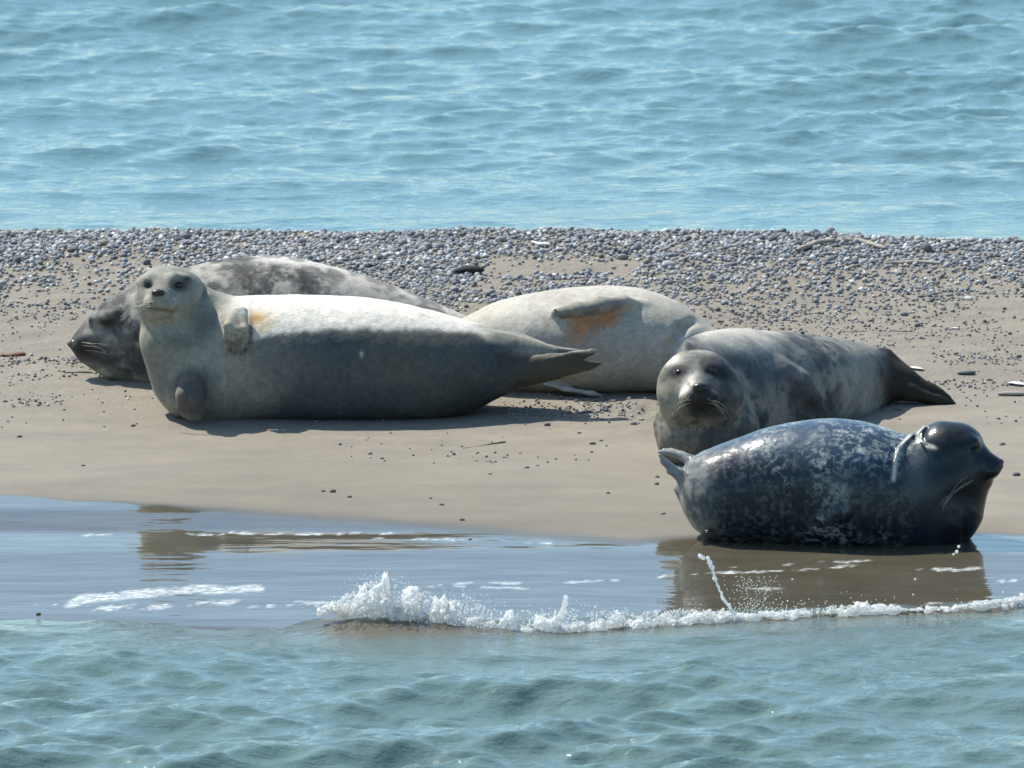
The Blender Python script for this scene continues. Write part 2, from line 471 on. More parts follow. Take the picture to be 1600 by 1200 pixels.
        return V, np.concatenate(Q)

def ball(name, c, r, mat, parent, rot=None, seg=20):
    """small ellipsoid part centred at world point c"""
    th = np.linspace(0, math.pi, seg//2+1); ph = np.linspace(0, 2*math.pi, seg+1)[:-1]
    V = []; F = []
    for t in th:
        for p in ph: V.append((math.sin(t)*math.cos(p), math.sin(t)*math.sin(p), math.cos(t)))
    for i in range(len(th)-1):
        for j in range(seg):
            F.append((i*seg+j, (i+1)*seg+j, (i+1)*seg+(j+1) % seg, i*seg+(j+1) % seg))
    V = np.array(V)*np.array(r)
    if rot is not None: V = V@np.array(rot)
    base = np.array(parent.location)
    return obj(name, mesh_np(name, V+np.array(c)-base, F, mat), parent)
def tubes(name, curves, mat, parent):
    V = []; F = []; k = 0
    for pts, r0, r1 in curves:
        pts = np.array(pts, float); n = len(pts)
        for i, p in enumerate(pts):
            t = pts[min(i+1, n-1)]-pts[max(i-1, 0)]; t /= np.linalg.norm(t)
            a = np.cross(t, (.3, 1, .2)); a /= np.linalg.norm(a); b = np.cross(t, a)
            r = r0+(r1-r0)*i/(n-1)
            for j in range(6): V.append(p + r*(math.cos(j*math.pi/3)*a+math.sin(j*math.pi/3)*b))
        for i in range(n-1):
            for j in range(6): F.append((k+i*6+j, k+i*6+(j+1) % 6, k+(i+1)*6+(j+1) % 6, k+(i+1)*6+j))
        k += n*6
    base = np.array(parent.location) if parent is not None else 0
    return obj(name, mesh_np(name, np.array(V)-base, F, mat), parent)
def curve3(a, b, c, n=9):
    t = np.linspace(0, 1, n)[:, None]; a, b, c = map(np.array, (a, b, c))
    return a*(1-t)**2 + 2*b*t*(1-t) + c*t*t
def surf_front(S, p):
    """first surface point of the sculpt met by the sight line through world point p"""
    o = np.array([0, 0, H]); d = p-o; L = np.linalg.norm(d); d /= L
    for t in np.arange(L-.45, L+.45, .0015):
        q = o+d*t; i = np.round((q-S.lo)/S.h).astype(int)
        if (i < 0).any() or (i >= np.array(S.F.shape)).any(): continue
        if S.F[tuple(i)] < 0: return q
    return p

def lerp(a, b, t): return a*(1-t[:, None]) + b*t[:, None]
C3 = lambda *v: np.array(v, float)
PX = 1/490.0                                       # metres per picture pixel near the animals

def finish(S, name, label, mat, tintfn, base):
    V, Q = S.mesh(); px, py = pix(V[:, 0], V[:, 1], V[:, 2])
    tint = tintfn(V, px, py)
    root = empty(name, base)
    tag(root, label, 'seal', 'seals resting on the sandbank')
    obj('body', mesh_np('body', V-np.array(base), Q, mat, dict(tint=np.clip(tint, .004, .9))), root)
    return root
def body_rows(rows, Yc, k=1.0):
    out = []
    for r in rows:
        x, t, b, ry = r[:4]; yc = r[4] if len(r) > 4 else Yc
        top = P(x, t, yc); bot = P(x, b, yc-.55*ry)
        out.append((top[0], yc, top[2], bot[2], ry))
    return out
def fan(S, root, tips, r0, r1, k=.012, sq=(1,1,1), bend=None):
    for i, t in enumerate(tips):
        rt = root[i] if isinstance(root, list) else root
        S.cone(rt, t, r0, r1, k, sq)

def spots(V, sc_, th, seed, soft=.12):
    n = fbm(V[:, 0]*sc_, V[:, 1]*sc_, V[:, 2]*sc_, 3, seed); return sstep(th, th+soft, n)

# ---------------- seal A: mottled grey, behind, nose to the left
def seal_back():
    Yc = Yg(215, 606)+.17
    q = lambda x, y, d=0: P(x, y, Yc+d)
    lo = q(95, 640, -.3); hi = q(850, 385, .3); lo[2] -= .04
    S = Sculpt(lo, hi)
    S.body(body_rows([(110,531,545,.018),(116,522,553,.032),(128,507,561,.048),(145,489,573,.066),(165,470,587,.085),(190,455,602,.11),
        (215,446,608,.13),(260,430,610,.16),(310,414,611,.185),(360,405,612,.2),(410,401,612,.21),(455,404,612,.21),(505,414,612,.20),
        (560,429,612,.18),(620,449,611,.15),(680,474,609,.12),(725,493,605,.09),(760,512,600,.06),(800,536,596,.035),(830,555,592,.01)], Yc))
    # brow, muzzle pad, lower jaw, eye hollow and mouth line
    S.cone(q(146,500,-.055), q(176,492,-.085), .016, .020, .02)
    S.ell(q(127,541,-.045), (.030,.026,.023), .018)
    S.ell(q(136,531,-.05), (.034,.026,.024), .02)
    S.cone(q(130,556,-.02), q(170,575,-.03), .018, .03, .02)
    S.chain([q(112,548,-.06), q(126,553,-.085), q(145,556,-.1), q(166,553,-.118)], [.005,.006,.005,.003], .006, sub=True)
    S.ell(q(168,507,-.105), (.020,.012,.009), .012, sub=True)
    S.noise(.0022, 22, 3)
    def tint(V, px, py):
        n = fbm(V[:,0]*11, V[:,1]*11, V[:,2]*11, 4, 81); m = sstep(-.12, .25, n)
        c = lerp(C3(.070,.072,.070), C3(.26,.255,.225), m)
        c = lerp(c, C3(.43,.40,.35), sstep(-.15, .45, fbm(V[:,0]*48, V[:,1]*48, V[:,2]*48, 4, 83, .7))*(.55+.45*sstep(260,330,px))*.55)
        tl = np.interp(px, [330,410,505,560,620,680,725], [410,401,414,429,449,474,493]); c = lerp(c, C3(.60,.57,.52), sstep(16+8*n, 3, py-tl)*sstep(360,440,px)*.8)  # sunlit rim along the dry back, painted pale
        c = lerp(c, C3(.44,.41,.36), sstep(470, 560, px)*.75)                   # pale rear back
        c = lerp(c, C3(.40,.36,.29), sstep(-8, 10, py-np.interp(px, [110,150,200,240], [548,566,585,592]))*(px < 260)*.9)  # pale throat
        c = lerp(c, C3(.028,.026,.028), sstep(155, 120, px)*sstep(575, 548, py)*.8)     # dark muzzle
        c = lerp(c, C3(.035,.035,.035), sstep(-.1,.3,fbm(V[:,0]*16, V[:,1]*16, V[:,2]*16, 3, 85))*.6)
        c = lerp(c, C3(.02,.02,.02), np.exp(-(((px-167)/10)**2+((py-505)/4.)**2)))
        c = lerp(c, C3(.30,.28,.22), np.exp(-(((px-161)/7)**2+((py-494)/5)**2))*.8)
        return c
    root = finish(S, 'seal', 'mottled grey seal with shut eyes behind the pale head-up seal, nose pointing left', M_fur, tint, tuple(G(400, 612)-C3(0,-.2,0)))
    ball('nose', q(116,536,-.02), (.015,.020,.014), M_nose, root)
    e = surf_front(S, q(168,505,-.1)); ball('eye', e+C3(0,.006,0), (.012,.008,.005), M_eye, root)
    W = []
    for i in range(8):
        a = surf_front(S, q(131+rnd.uniform(-5,8), 540+rnd.uniform(-7,8), -.07)); ex = 30+rnd.uniform(0, 22)
        b = a+C3(ex*.5*PX, -.03, .002); c = a+C3(ex*PX, -.035, -rnd.uniform(.0,.03))
        if i % 2 == 0: W.append((curve3(a, b, c), .0007, .0003))
    tubes('whiskers', W, M_whisker, root)

# ---------------- seal B: pale, head up, looking at the camera
def seal_front():
    Yc = Yg(500, 660)+.175
    q = lambda x, y, d=0: P(x, y, Yc+d)
    lo = q(200, 690, -.42); hi = q(950, 400, .3)
    S = Sculpt(lo, hi, .0042)
    S.body(body_rows([(262,592,630,.05),(280,560,648,.10),(305,510,657,.145),(345,472,661,.18),(395,463,663,.195),(450,462,665,.20),(500,463,666,.205),(560,466,666,.205),
        (620,474,665,.2),(670,485,663,.185),(715,497,657,.16),(745,506,644,.13),(775,512,627,.10),(810,520,611,.075),(845,533,600,.05),(870,543,592,.025)], Yc), .03)
    Yh = -.06
    # neck
    S.chain([q(266,470,Yh), q(274,520,Yh+.0), q(300,575,Yh+.03), q(345,590,.0)], [.088,.094,.125,.15], .05, (1,.95,1))
    S.chain([q(262,540,Yh-.02), q(285,610,Yh-.03)], [.075,.07], .05)
    S.chain([q(290,462,Yh+.04), q(330,500,.03), q(380,540,.02)], [.065,.075,.13], .05)
    # head
    S.ell(q(262,462,Yh), (.096,.110,.094), .03)
    S.ell(q(243,466,Yh-.02), (.058,.085,.085), .03)
    S.ell(q(285,470,Yh-.005), (.062,.085,.075), .03)
    S.cone(q(256,462,Yh-.06), q(249,467,Yh-.125), .056, .036, .03)
    S.ell(q(238,474,Yh-.118), (.029,.032,.026), .014); S.ell(q(262,475,Yh-.118), (.033,.032,.027), .014)
    S.ell(q(250,488,Yh-.10), (.036,.035,.022), .016)
    S.ell(q(247,458,Yh-.135), (.020,.02,.013), .012)
    S.cone(q(231,436,Yh-.065), q(222,440,Yh-.045), .012, .010, .03); S.cone(q(272,433,Yh-.078), q(290,437,Yh-.06), .013, .011, .03)
    S.ell(q(230,446,Yh-.098), (.017,.016,.012), .012, sub=True)
    S.ell(q(279,446,Yh-.100), (.021,.016,.014), .012, sub=True)
    # mouth line and philtrum
    S.chain([q(232,481,Yh-.135), q(243,484,Yh-.15), q(250,483,Yh-.155), q(260,485,Yh-.15), q(274,488,Yh-.125)], [.0035,.005,.0055,.005,.003], .005, sub=True)
    S.chain([q(248,465,Yh-.165), q(249,482,Yh-.158)], [.0025,.0035], .004, sub=True)
    # neck fold
    S.chain([q(318,452,-.03), q(313,480,-.12), q(298,505,-.17), q(277,522,-.20)], [.007,.011,.012,.006], .022, sub=True)
    # fore flipper folded on the chest (upper)
    f = -.185
    for (x, y, dd), (rx, ry_, rd) in zip([(352,527,-.006),(358,539,-.010),(366,546,-.013),(376,548,-.013),(384,541,-.008)], [(362,492,.03),(366,490,.03),(370,488,.03),(375,486,.035),(380,487,.035)]):
        S.chain([q(rx, ry_, f+rd), q((rx+x)/2, (ry_+y)/2, f-.012), q(x, y, f+dd)], [.0155,.014,.0085], .009)
    for x, y in [(353,533),(359,545),(367,551),(376,553),(384,546)]: S.cone(q(x, y-4, f-.012), q(x+1, y+1, f-.015), .0045, .002, .004)
    S.chain([q(392,486,f+.005), q(391,515,f-.012), q(388,543,f-.018)], [.004,.006,.004], .008, sub=True)
    # lower fore flipper, planted on the sand
    for tx, ty in [(283,634),(289,645),(299,650),(309,650),(316,643)]:
        S.chain([q(300,602,-.19), q((300+tx)/2-3,(602+ty)/2,-.225), q(tx, ty, -.215)], [.030,.026,.017], .014)
    S.ell(q(298,612,-.2), (.040,.028,.052), .02)
    S.chain([q(325,590,-.185), q(324,620,-.21), q(322,650,-.22)], [.006,.009,.008], .012, sub=True)
    # hind flippers: far one on top, near one below, notched end
    S.chain([q(735,522,-.02), q(800,535,.02), q(860,549,.04), q(905,550,.05)], [.035,.03,.018,.009], .012, (1,.8,1))
    for tx, ty in [(924,550),(912,553),(903,560),(908,571),(926,571)]:
        S.chain([q(795,580,-.055), q((795+tx)/2+6, (580+ty)/2+2, -.06), q(tx, ty, -.05)], [.038,.029,.0115], .008, (1,.6,1))
    S.cone(q(924,549,-.05), q(934,548,-.05), .010, .005, .004); S.cone(q(926,570,-.05), q(938,568,-.05), .010, .005, .004)
    for k_ in (-1, 0, 1): S.chain([q(830,576+k_*9,-.105), q(870,569+k_*7,-.085), q(905,561+k_*6,-.065)], [.002,.004,.003], .006, sub=True)
    S.chain([q(738,512,-.12), q(775,535,-.12), q(792,560,-.12), q(784,586,-.125)], [.005,.011,.012,.006], .016, sub=True)
    S.chain([q(800,560,-.10), q(840,556,-.085), q(885,549,-.055)], [.009,.009,.005], .008, sub=True)
    # skin folds of the flank and chest
    S.chain([q(325,560,-.2), q(345,575,-.205), q(358,600,-.2)], [.005,.007,.004], .022, sub=True)
    S.chain([q(393,480,-.17), q(420,520,-.2), q(430,560,-.205)], [.004,.006,.003], .03, sub=True)
    S.noise(.0028, 9, 7); S.noise(.0012, 35, 9)
    def tint(V, px, py):
        n = fbm(V[:,0]*9, V[:,1]*9, V[:,2]*9, 4, 91); nf = fbm(V[:,0]*60, V[:,1]*60, V[:,2]*60, 3, 92)
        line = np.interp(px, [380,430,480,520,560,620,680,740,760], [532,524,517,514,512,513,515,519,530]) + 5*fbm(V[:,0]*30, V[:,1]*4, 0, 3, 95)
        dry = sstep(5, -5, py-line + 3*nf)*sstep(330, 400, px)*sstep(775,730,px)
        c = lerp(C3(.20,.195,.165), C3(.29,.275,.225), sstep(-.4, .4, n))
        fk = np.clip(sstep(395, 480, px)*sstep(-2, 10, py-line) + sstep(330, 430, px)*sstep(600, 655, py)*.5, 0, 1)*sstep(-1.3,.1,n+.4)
        c = lerp(c, lerp(C3(.045,.062,.072), C3(.078,.082,.070), sstep(-.2,.5,fbm(V[:,0]*5, V[:,1]*5, V[:,2]*12, 3, 98))), fk*.9)  # wet flank, with its blue-dark shade painted in too
        c = lerp(c, C3(.15,.145,.125), np.exp(-(((px-450)/60)**2+((py-565)/30)**2))*.7)
        c = lerp(c, C3(.64,.60,.53), dry)
        fr = sstep(370, 300, px)
        c = lerp(c, C3(.29,.28,.225), fr*sstep(-.5,.4,n)*.85)
        c = lerp(c, C3(.03,.033,.030), sstep(640,740,px)*sstep(560,640,py)*sstep(800,760,px)*.6)
        c = c*(1+.10*sstep(.1,.5,nf)[:,None]-.10*sstep(.1,.5,-nf)[:,None])
        # dark shading painted down the side of the neck
        neck_shade = np.exp(-(((px-312)/20)**2 + ((py-505)/34)**2))*sstep(-.9, .2, n)
        neck_shade = np.maximum(neck_shade, np.exp(-(((px-285)/20)**2+((py-535)/12)**2)))
        c = lerp(c, C3(.13,.14,.125), np.clip(neck_shade, 0, 1)*.8)
        # crown slightly grey, dark eye surrounds
        c = lerp(c, C3(.25,.245,.21), sstep(438, 424, py)*sstep(310, 290, px)*.8)
        for ex, ey, s_ in [(231,446,9),(282,447,15),(293,436,10)]: c = lerp(c, C3(.035,.035,.04), np.exp(-(((px-ex)/s_)**2+((py-ey)/(s_*.65))**2))*.92)
        c = lerp(c, C3(.03,.028,.03), np.exp(-(((px-247)/9)**4+((py-458)/5.5)**4))*(V[:,1] < Yc-.1))
        c = lerp(c, C3(.12,.11,.085), np.exp(-((py-(484+.1*(px-250)))/2.6)**2)*np.exp(-((px-252)/19)**4)*.85)
        c = lerp(c, C3(.07,.06,.05), np.exp(-(((px-236)/1.3)**2+((py-474)/1.3)**2)))
        # rusty stain beside the flipper
        st = np.exp(-(((px-401)/9)**2+((py-497)/8)**2)); c = lerp(c, C3(.50,.26,.07), np.clip(st*1.2, 0, .95)); c = lerp(c, C3(.55,.42,.20), np.exp(-(((px-412)/20)**2+((py-500)/13)**2))*.55)
        st = np.exp(-(((px-392)/3.5)**2+((py-515)/26)**2)); c = lerp(c, C3(.17,.07,.035), np.clip(st, 0, .85))
        st = np.exp(-(((px-412)/14)**2+((py-512)/10)**2)); c = lerp(c, C3(.52,.44,.26), st*.6)
        # flippers
        fl = np.exp(-(((px-367)/23)**8+((py-520)/35)**8))*sstep(Yc-.172, Yc-.18, V[:,1])
        c = lerp(c, lerp(C3(.36,.33,.25), C3(.13,.12,.10), np.clip(sstep(500, 555, py)*.8+.7*nf+.10*np.sin((px-344)/7.6*6.283)*sstep(500,520,py), 0, 1)), fl)
        for x_, y_ in [(353,536),(359,547),(367,553),(376,554),(384,547)]: c = lerp(c, C3(.03,.03,.03), np.exp(-(((px-x_)/2.2)**2+((py-y_)/3)**2))*fl)
        c = lerp(c, C3(.085,.075,.070), np.clip(np.exp(-(((px-299)/26)**6+((py-620)/37)**6)), 0, 1)*(V[:,1] < Yc-.16)*.92)
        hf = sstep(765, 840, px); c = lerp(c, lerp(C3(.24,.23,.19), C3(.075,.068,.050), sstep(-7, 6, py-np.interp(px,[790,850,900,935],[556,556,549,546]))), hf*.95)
        c = lerp(c, C3(.40,.38,.32), sstep(4,0,np.abs(py-np.interp(px,[740,800,850,905],[510,520,535,548])-1))*sstep(745,775,px)*.7)  # lit top edge of the far hind flipper, painted pale
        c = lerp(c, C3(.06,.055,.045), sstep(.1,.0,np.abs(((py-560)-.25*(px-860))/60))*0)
        c = lerp(c, C3(.045,.042,.035), np.exp(-(((px-790)/18)**2+((py-560)/16)**2))*.6)  # shade in the tail root crease, painted dark
        # little pale scar on the flank
        c = lerp(c, C3(.42,.42,.32), np.exp(-(((px-565)/3.2)**2+((py-553)/5)**2))*.9)
        return c
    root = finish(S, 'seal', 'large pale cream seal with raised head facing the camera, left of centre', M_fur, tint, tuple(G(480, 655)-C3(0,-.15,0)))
    for ex, ey, r in [(231,446,.0135),(279,446,.0195)]:
        e = surf_front(S, q(ex, ey, Yh-.08)); ball('eye', e+C3(0,r*.55,0), (r*1.1,r,r*.85), M_eye, root)
    e = surf_front(S, q(247,458,Yh-.14)); ball('nose', e+C3(0,.006,0), (.0215,.012,.0115), M_nose, root)
    for sgn in (-1,):
        W = []
        for i in range(8):
            a = surf_front(S, q(240 + (16 if sgn > 0 else -4)+rnd.uniform(-4,5), 474+rnd.uniform(-5,7), Yh-.12))
            if sgn < 0: ln = 34+rnd.uniform(-4,12); b = a+C3(-ln*.6*PX, .0, .012-i*.003); c = a+C3(-ln*PX*(1-.03*i)-.02, .02, -.035-i*.005)
            else: ln = 20+rnd.uniform(-4,12); b = a+C3(ln*.5*PX, -.012, .0); c = a+C3(ln*PX, -.005, -.025-i*.004)
            W.append((curve3(a, b, c), .0012, .0005))
        tubes('whiskers', W, M_whisker, root)

# ---------------- seal C: pale, on its side, one flipper laid over a rusty stain
def seal_middle():
    Yc = Yg(900, 620)+.19
    q = lambda x, y, d=0: P(x, y, Yc+d)
    S = Sculpt(q(640, 660, -.32), q(1230, 425, .3))
    S.body(body_rows([(655,560,606,.02),(680,530,614,.06),(705,508,618,.09),(735,491,621,.12),(775,473,622,.15),(830,460,623,.18),(895,451,623,.2),(950,448,621,.205),(998,452,619,.20),
        (1040,464,618,.18),(1075,482,616,.155),(1110,511,612,.13),(1145,534,608,.11),(1180,542,606,.10),(1205,550,602,.07),(1222,568,595,.03)], Yc))
    S.chain([q(870,487,-.150), q(900,484,-.172), q(940,476,-.170), q(972,471,-.140), q(1005,476,-.10)], [.013,.022,.027,.022,.010], .026, (1,1,.8))
    S.chain([q(870,488,-.152), q(885,487,-.168)], [.014,.019], .01)
    for i in range(4): S.cone(q(868+i*2, 484+i*3, -.175), q(864+i*2, 486+i*3, -.178), .004, .0022, .004)
    # lower flipper edge on the sand
    S.chain([q(852,600,-.17), q(885,608,-.19), q(925,615,-.19), q(940,618,-.18)], [.007,.011,.010,.005], .016, (1,1.3,.6))
    # neck folds
    S.chain([q(1092,498,-.05), q(1062,515,-.13), q(1046,540,-.165), q(1040,570,-.17)], [.003,.005,.005,.002], .03, sub=True)
    S.noise(.003, 5, 5); S.noise(.0008, 40, 6)
    def tint(V, px, py):
        n = fbm(V[:,0]*8, V[:,1]*8, V[:,2]*8, 4, 101); nf = fbm(V[:,0]*55, V[:,1]*10, V[:,2]*25, 3, 102)
        c = lerp(C3(.35,.325,.275), C3(.44,.415,.355), sstep(-.4, .4, n))
        st = np.exp(-(((px-928)/42)**4))*sstep(483, 490, py+.20*(px-925))*sstep(536, 508, py+.40*(px-925)+9*nf)
        c = lerp(c, C3(.42,.185,.07), np.clip(st*1.15, 0, 1)*.9)
        dr = np.exp(-(((px-892)/7)**2))*sstep(485,495,py)*sstep(533,510,py)*.7 + np.exp(-(((px-912)/8)**2))*sstep(490,500,py)*sstep(525,505,py)*.5
        c = lerp(c, C3(.42,.30,.15), np.clip(dr*(.8+nf), 0, 1)*.8)
        dr2 = np.exp(-(((px-921+.4*(py-525))/5)**2))*sstep(505,512,py)*sstep(541,528,py)
        c = lerp(c, C3(.25,.24,.21), np.clip(dr2, 0, 1)*.7)
        for x_,y_ in [(898,515),(925,513),(943,511)]: c = lerp(c, C3(.15,.14,.12), np.exp(-(((px-x_)/2.6)**2+((py-y_)/4)**2))*.7)
        fl = (V[:,1] < Yc-.165)&(py < np.interp(px,[865,935,985],[499,494,481]))&(px < 985)
        c = np.where(fl[:, None], lerp(C3(.20,.19,.165), C3(.27,.255,.22), sstep(-.3,.3,nf)), c)
        c = lerp(c, C3(.40,.33,.22), np.exp(-(((px-895)/35)**2+((py-592)/7)**2))*.6)
        return c
    finish(S, 'seal', 'pale plump seal on its side with a rusty stain under its flipper, head hidden', M_fur, tint, tuple(G(900, 620)-C3(0,-.17,0)))

# ---------------- seal D: mottled grey, facing the camera, dark tail to the right
def seal_right():
    Yh = Yg(1085, 728)+.10; Yt = Yg(1360, 645)+.10
    yy = lambda x: Yh + (Yt-Yh)*min(1.2, max(-.1, (x-1085)/(1360-1085)))
    q = lambda x, y, d=0: P(x, y, Yh+d)
    S = Sculpt(q(1005, 760, -.32), P(1510, 500, Yt+.45), zpad=.25)
    S.body(body_rows([(1030,640,684,.02,yy(1012)+.1),(1037,606,700,.06,yy(1024)+.12),(1052,562,714,.12,yy(1045)+.13),(1075,530,730,.17,yy(1075)+.15),(1110,519,728,.20,yy(1110)+.15),
        (1150,515,722,.23,yy(1150)+.14),(1195,518,712,.24,yy(1195)+.12),(1240,523,700,.24,yy(1240)+.1),
        (1290,529,685,.22,yy(1290)+.06),(1330,535,672,.19,yy(1330)+.04),(1358,541,660,.15,yy(1358)+.02),(1380,552,642,.10,yy(1380)),(1395,568,628,.07,yy(1390)),(1420,586,626,.05,yy(1390)),(1450,600,626,.03,yy(1390)),(1475,612,628,.015,yy(1390))], Yh), .03)
    # tail and hind flippers
    T = lambda x, y, d=0: P(x, y, yy(1390)+d)
    S.chain([T(1372,575), T(1410,595), T(1452,615), T(1487,629)], [.056,.040,.022,.010], .03, (1,.9,1))
    S.chain([T(1372,605,-.04), T(1420,614,-.05), T(1465,625,-.04), T(1490,631,-.03)], [.045,.026,.016,.009], .012, (1,.7,1))
    S.chain([T(1385,560,.02), T(1420,585,.03)], [.03,.016], .02)
    for i in range(4): S.chain([T(1400,594+i*7,-.085), T(1445,608+i*5,-.07), T(1480,624+i*2,-.045)], [.003,.004,.002], .006, sub=True)
    # chest and neck under the head
    S.chain([q(1090,625,.0), q(1088,680,-.01), q(1096,712,.03)], [.108,.110,.10], .045, (1,.95,1))
    S.chain([q(1115,630,.06), q(1135,670,.07)], [.105,.105], .07)
    # head
    Yo = -.07
    S.ell(q(1091,606,Yo), (.128,.125,.120), .03)
    S.ell(q(1067,618,Yo-.01), (.070,.09,.085), .03); S.ell(q(1120,622,Yo), (.082,.09,.085), .03)
    S.cone(q(1091,602,Yo-.06), q(1092,616,Yo-.145), .068, .038, .03)
    S.ell(q(1077,622,Yo-.145), (.034,.034,.029), .014); S.ell(q(1108,623,Yo-.145), (.036,.034,.029), .014)
    S.ell(q(1093,641,Yo-.125), (.042,.040,.022), .015)
    S.ell(q(1094,606,Yo-.16), (.024,.022,.015), .012)
    S.ell(q(1061,581,Yo-.118), (.020,.014,.013), .014, sub=True); S.ell(q(1113,580,Yo-.118), (.020,.014,.013), .014, sub=True)
    S.chain([q(1064,633,Yo-.15), q(1080,636,Yo-.17), q(1094,634,Yo-.178), q(1108,637,Yo-.17), q(1124,634,Yo-.145)], [.004,.006,.006,.006,.003], .006, sub=True)
    S.chain([q(1093,612,Yo-.19), q(1093,633,Yo-.18)], [.003,.004], .004, sub=True)
    # collar fold behind the head
    S.chain([q(1120,552,.0), q(1152,568,-.06), q(1172,600,-.10), q(1180,640,-.11)], [.004,.007,.007,.003], .03, sub=True)
    # shoulder and fore flipper on the side
    S.chain([P(1215,585,yy(1215)-.06), P(1245,600,yy(1245)-.11), P(1272,628,yy(1270)-.16)], [.055,.045,.032], .02)
    for t in [(1258,648),(1268,654),(1280,652),(1288,643)]:
        S.cone(P(1262,612,yy(1262)-.13), P(t[0],t[1],yy(1265)-.17), .026, .012, .01)
    S.chain([P(1222,612,yy(1222)-.14), P(1234,635,yy(1234)-.19), P(1250,660,yy(1250)-.2)], [.009,.013,.01], .02, sub=True)
    S.chain([P(1272,572,yy(1272)-.14), P(1290,600,yy(1290)-.15), P(1298,640,yy(1298)-.16)], [.004,.009,.008], .02, sub=True)
    S.noise(.003, 10, 15); S.noise(.0014, 38, 16)
    def tint(V, px, py):
        x, y, z = V[:,0], V[:,1], V[:,2]
        n = fbm(x*13, y*13, z*13, 4, 111); nf = fbm(x*42, y*42, z*42, 3, 112)
        c = lerp(C3(.075,.082,.085), C3(.22,.215,.185), sstep(-.25, .3, n))
        c = lerp(c, C3(.035,.038,.042), sstep(.08, .32, nf)*.65)
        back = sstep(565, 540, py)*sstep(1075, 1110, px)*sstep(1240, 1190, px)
        c = lerp(c, C3(.46,.43,.37), np.clip(back*(.95+.6*n), 0, 1))  # sunlit top of the back, painted pale
        # bluish dark saddle
        c = lerp(c, C3(.085,.10,.12), np.exp(-(((px-1215)/48)**2+((py-580)/38)**2))*.75)
        c = lerp(c, C3(.30,.29,.25), sstep(1290,1360,px)*sstep(1378,1360,px)*.6)
        # sunlit left cheek, brow and nose bridge, painted pale
        hd = sstep(1170, 1140, px)*sstep(690, 650, py)*(y < Yh+.02)
        c = lerp(c, C3(.30,.275,.20), hd*sstep(1085, 1050, px)*np.clip(.55+1.1*nf,0,1))
        c = lerp(c, C3(.66,.64,.57), hd*np.exp(-(((px-1047)/16)**2+((py-562)/9)**2)))
        c = lerp(c, C3(.74,.70,.60), hd*np.exp(-(((px-1076-.0*py+.55*(py-597))/9)**2+((py-600)/21)**2)))
        c = lerp(c, C3(.11,.105,.10), hd*np.exp(-(((px-1098)/32)**2+((py-556)/8)**2))*.55)
        c = lerp(c, C3(.05,.056,.062), hd*sstep(1100, 1122, px)*sstep(545,560,py)*(.55+.5*nf))  # shaded right side of the face, painted dark
        for ex, s_ in ((1059, 20), (1117, 23)): c = lerp(c, C3(.02,.018,.022), hd*np.clip(np.exp(-(((px-ex-.0)/s_)**2+((py-580+.25*(px-ex)*(1 if ex<1090 else -1))/11.5)**2))*1.4, 0, .96))
        c = lerp(c, C3(.02,.02,.022), hd*np.exp(-(((px-1095)/13)**4+((py-608)/9)**4)))
        c = lerp(c, C3(.022,.019,.016), hd*np.clip(np.exp(-(((px-1099)/29)**4+((py-633)/22)**4)), 0, 1)*.92)
        for i in range(26):
            a, b = rnd.uniform(1030, 1085), rnd.uniform(560, 700)
            c = lerp(c, C3(.07,.07,.065), np.exp(-(((px-a)/3.2)**2+((py-b)/3)**2))*.6*(y < Yh+.1))
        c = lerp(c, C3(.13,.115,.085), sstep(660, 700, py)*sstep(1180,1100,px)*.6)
        c = lerp(c, C3(.030,.024,.018), sstep(1366, 1392, px)*.97)
        c = lerp(c, C3(.035,.035,.035), np.exp(-(((px-1262)/26)**2+((py-636)/20)**2))*.8)
        return c
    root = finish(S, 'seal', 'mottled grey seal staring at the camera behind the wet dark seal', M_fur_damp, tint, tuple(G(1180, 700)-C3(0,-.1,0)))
    for ex, ey, r in [(1063,582,.0115),(1112,581,.0115)]:
        e = surf_front(S, q(ex, ey, Yo-.1)); ball('eye', e+C3(0,r*.72,0), (r*1.45,r,r*.8), M_eye, root)
    e = surf_front(S, q(1094,606,Yo-.17)); ball('nose', e+C3(0,.007,0), (.024,.013,.014), M_nose, root)
    for sgn in (-1, 1):
        W = []
        for i in range(8):
            a = surf_front(S, q(1093+sgn*16+rnd.uniform(-5,5), 624+rnd.uniform(-6,7), Yo-.15)); ln = 26+rnd.uniform(-6,8)
            if i % 2: W.append((curve3(a, a+C3(sgn*ln*.5*PX, -.015, .006-i*.003), a+C3(sgn*ln*PX, .0, -.02-i*.006)), .0007, .0003))
        tubes('whiskers', W, M_whisker, root)
    W = []
    for i in range(3):
        a = surf_front(S, q(1098+i*3, 556, Yo-.05)); W.append((curve3(a, a+C3(-.003,-.01,.018), a+C3(-.008,-.008,.034+.006*i)), .0007, .0004))
    tubes('brow_whiskers', W, M_whisker, root)

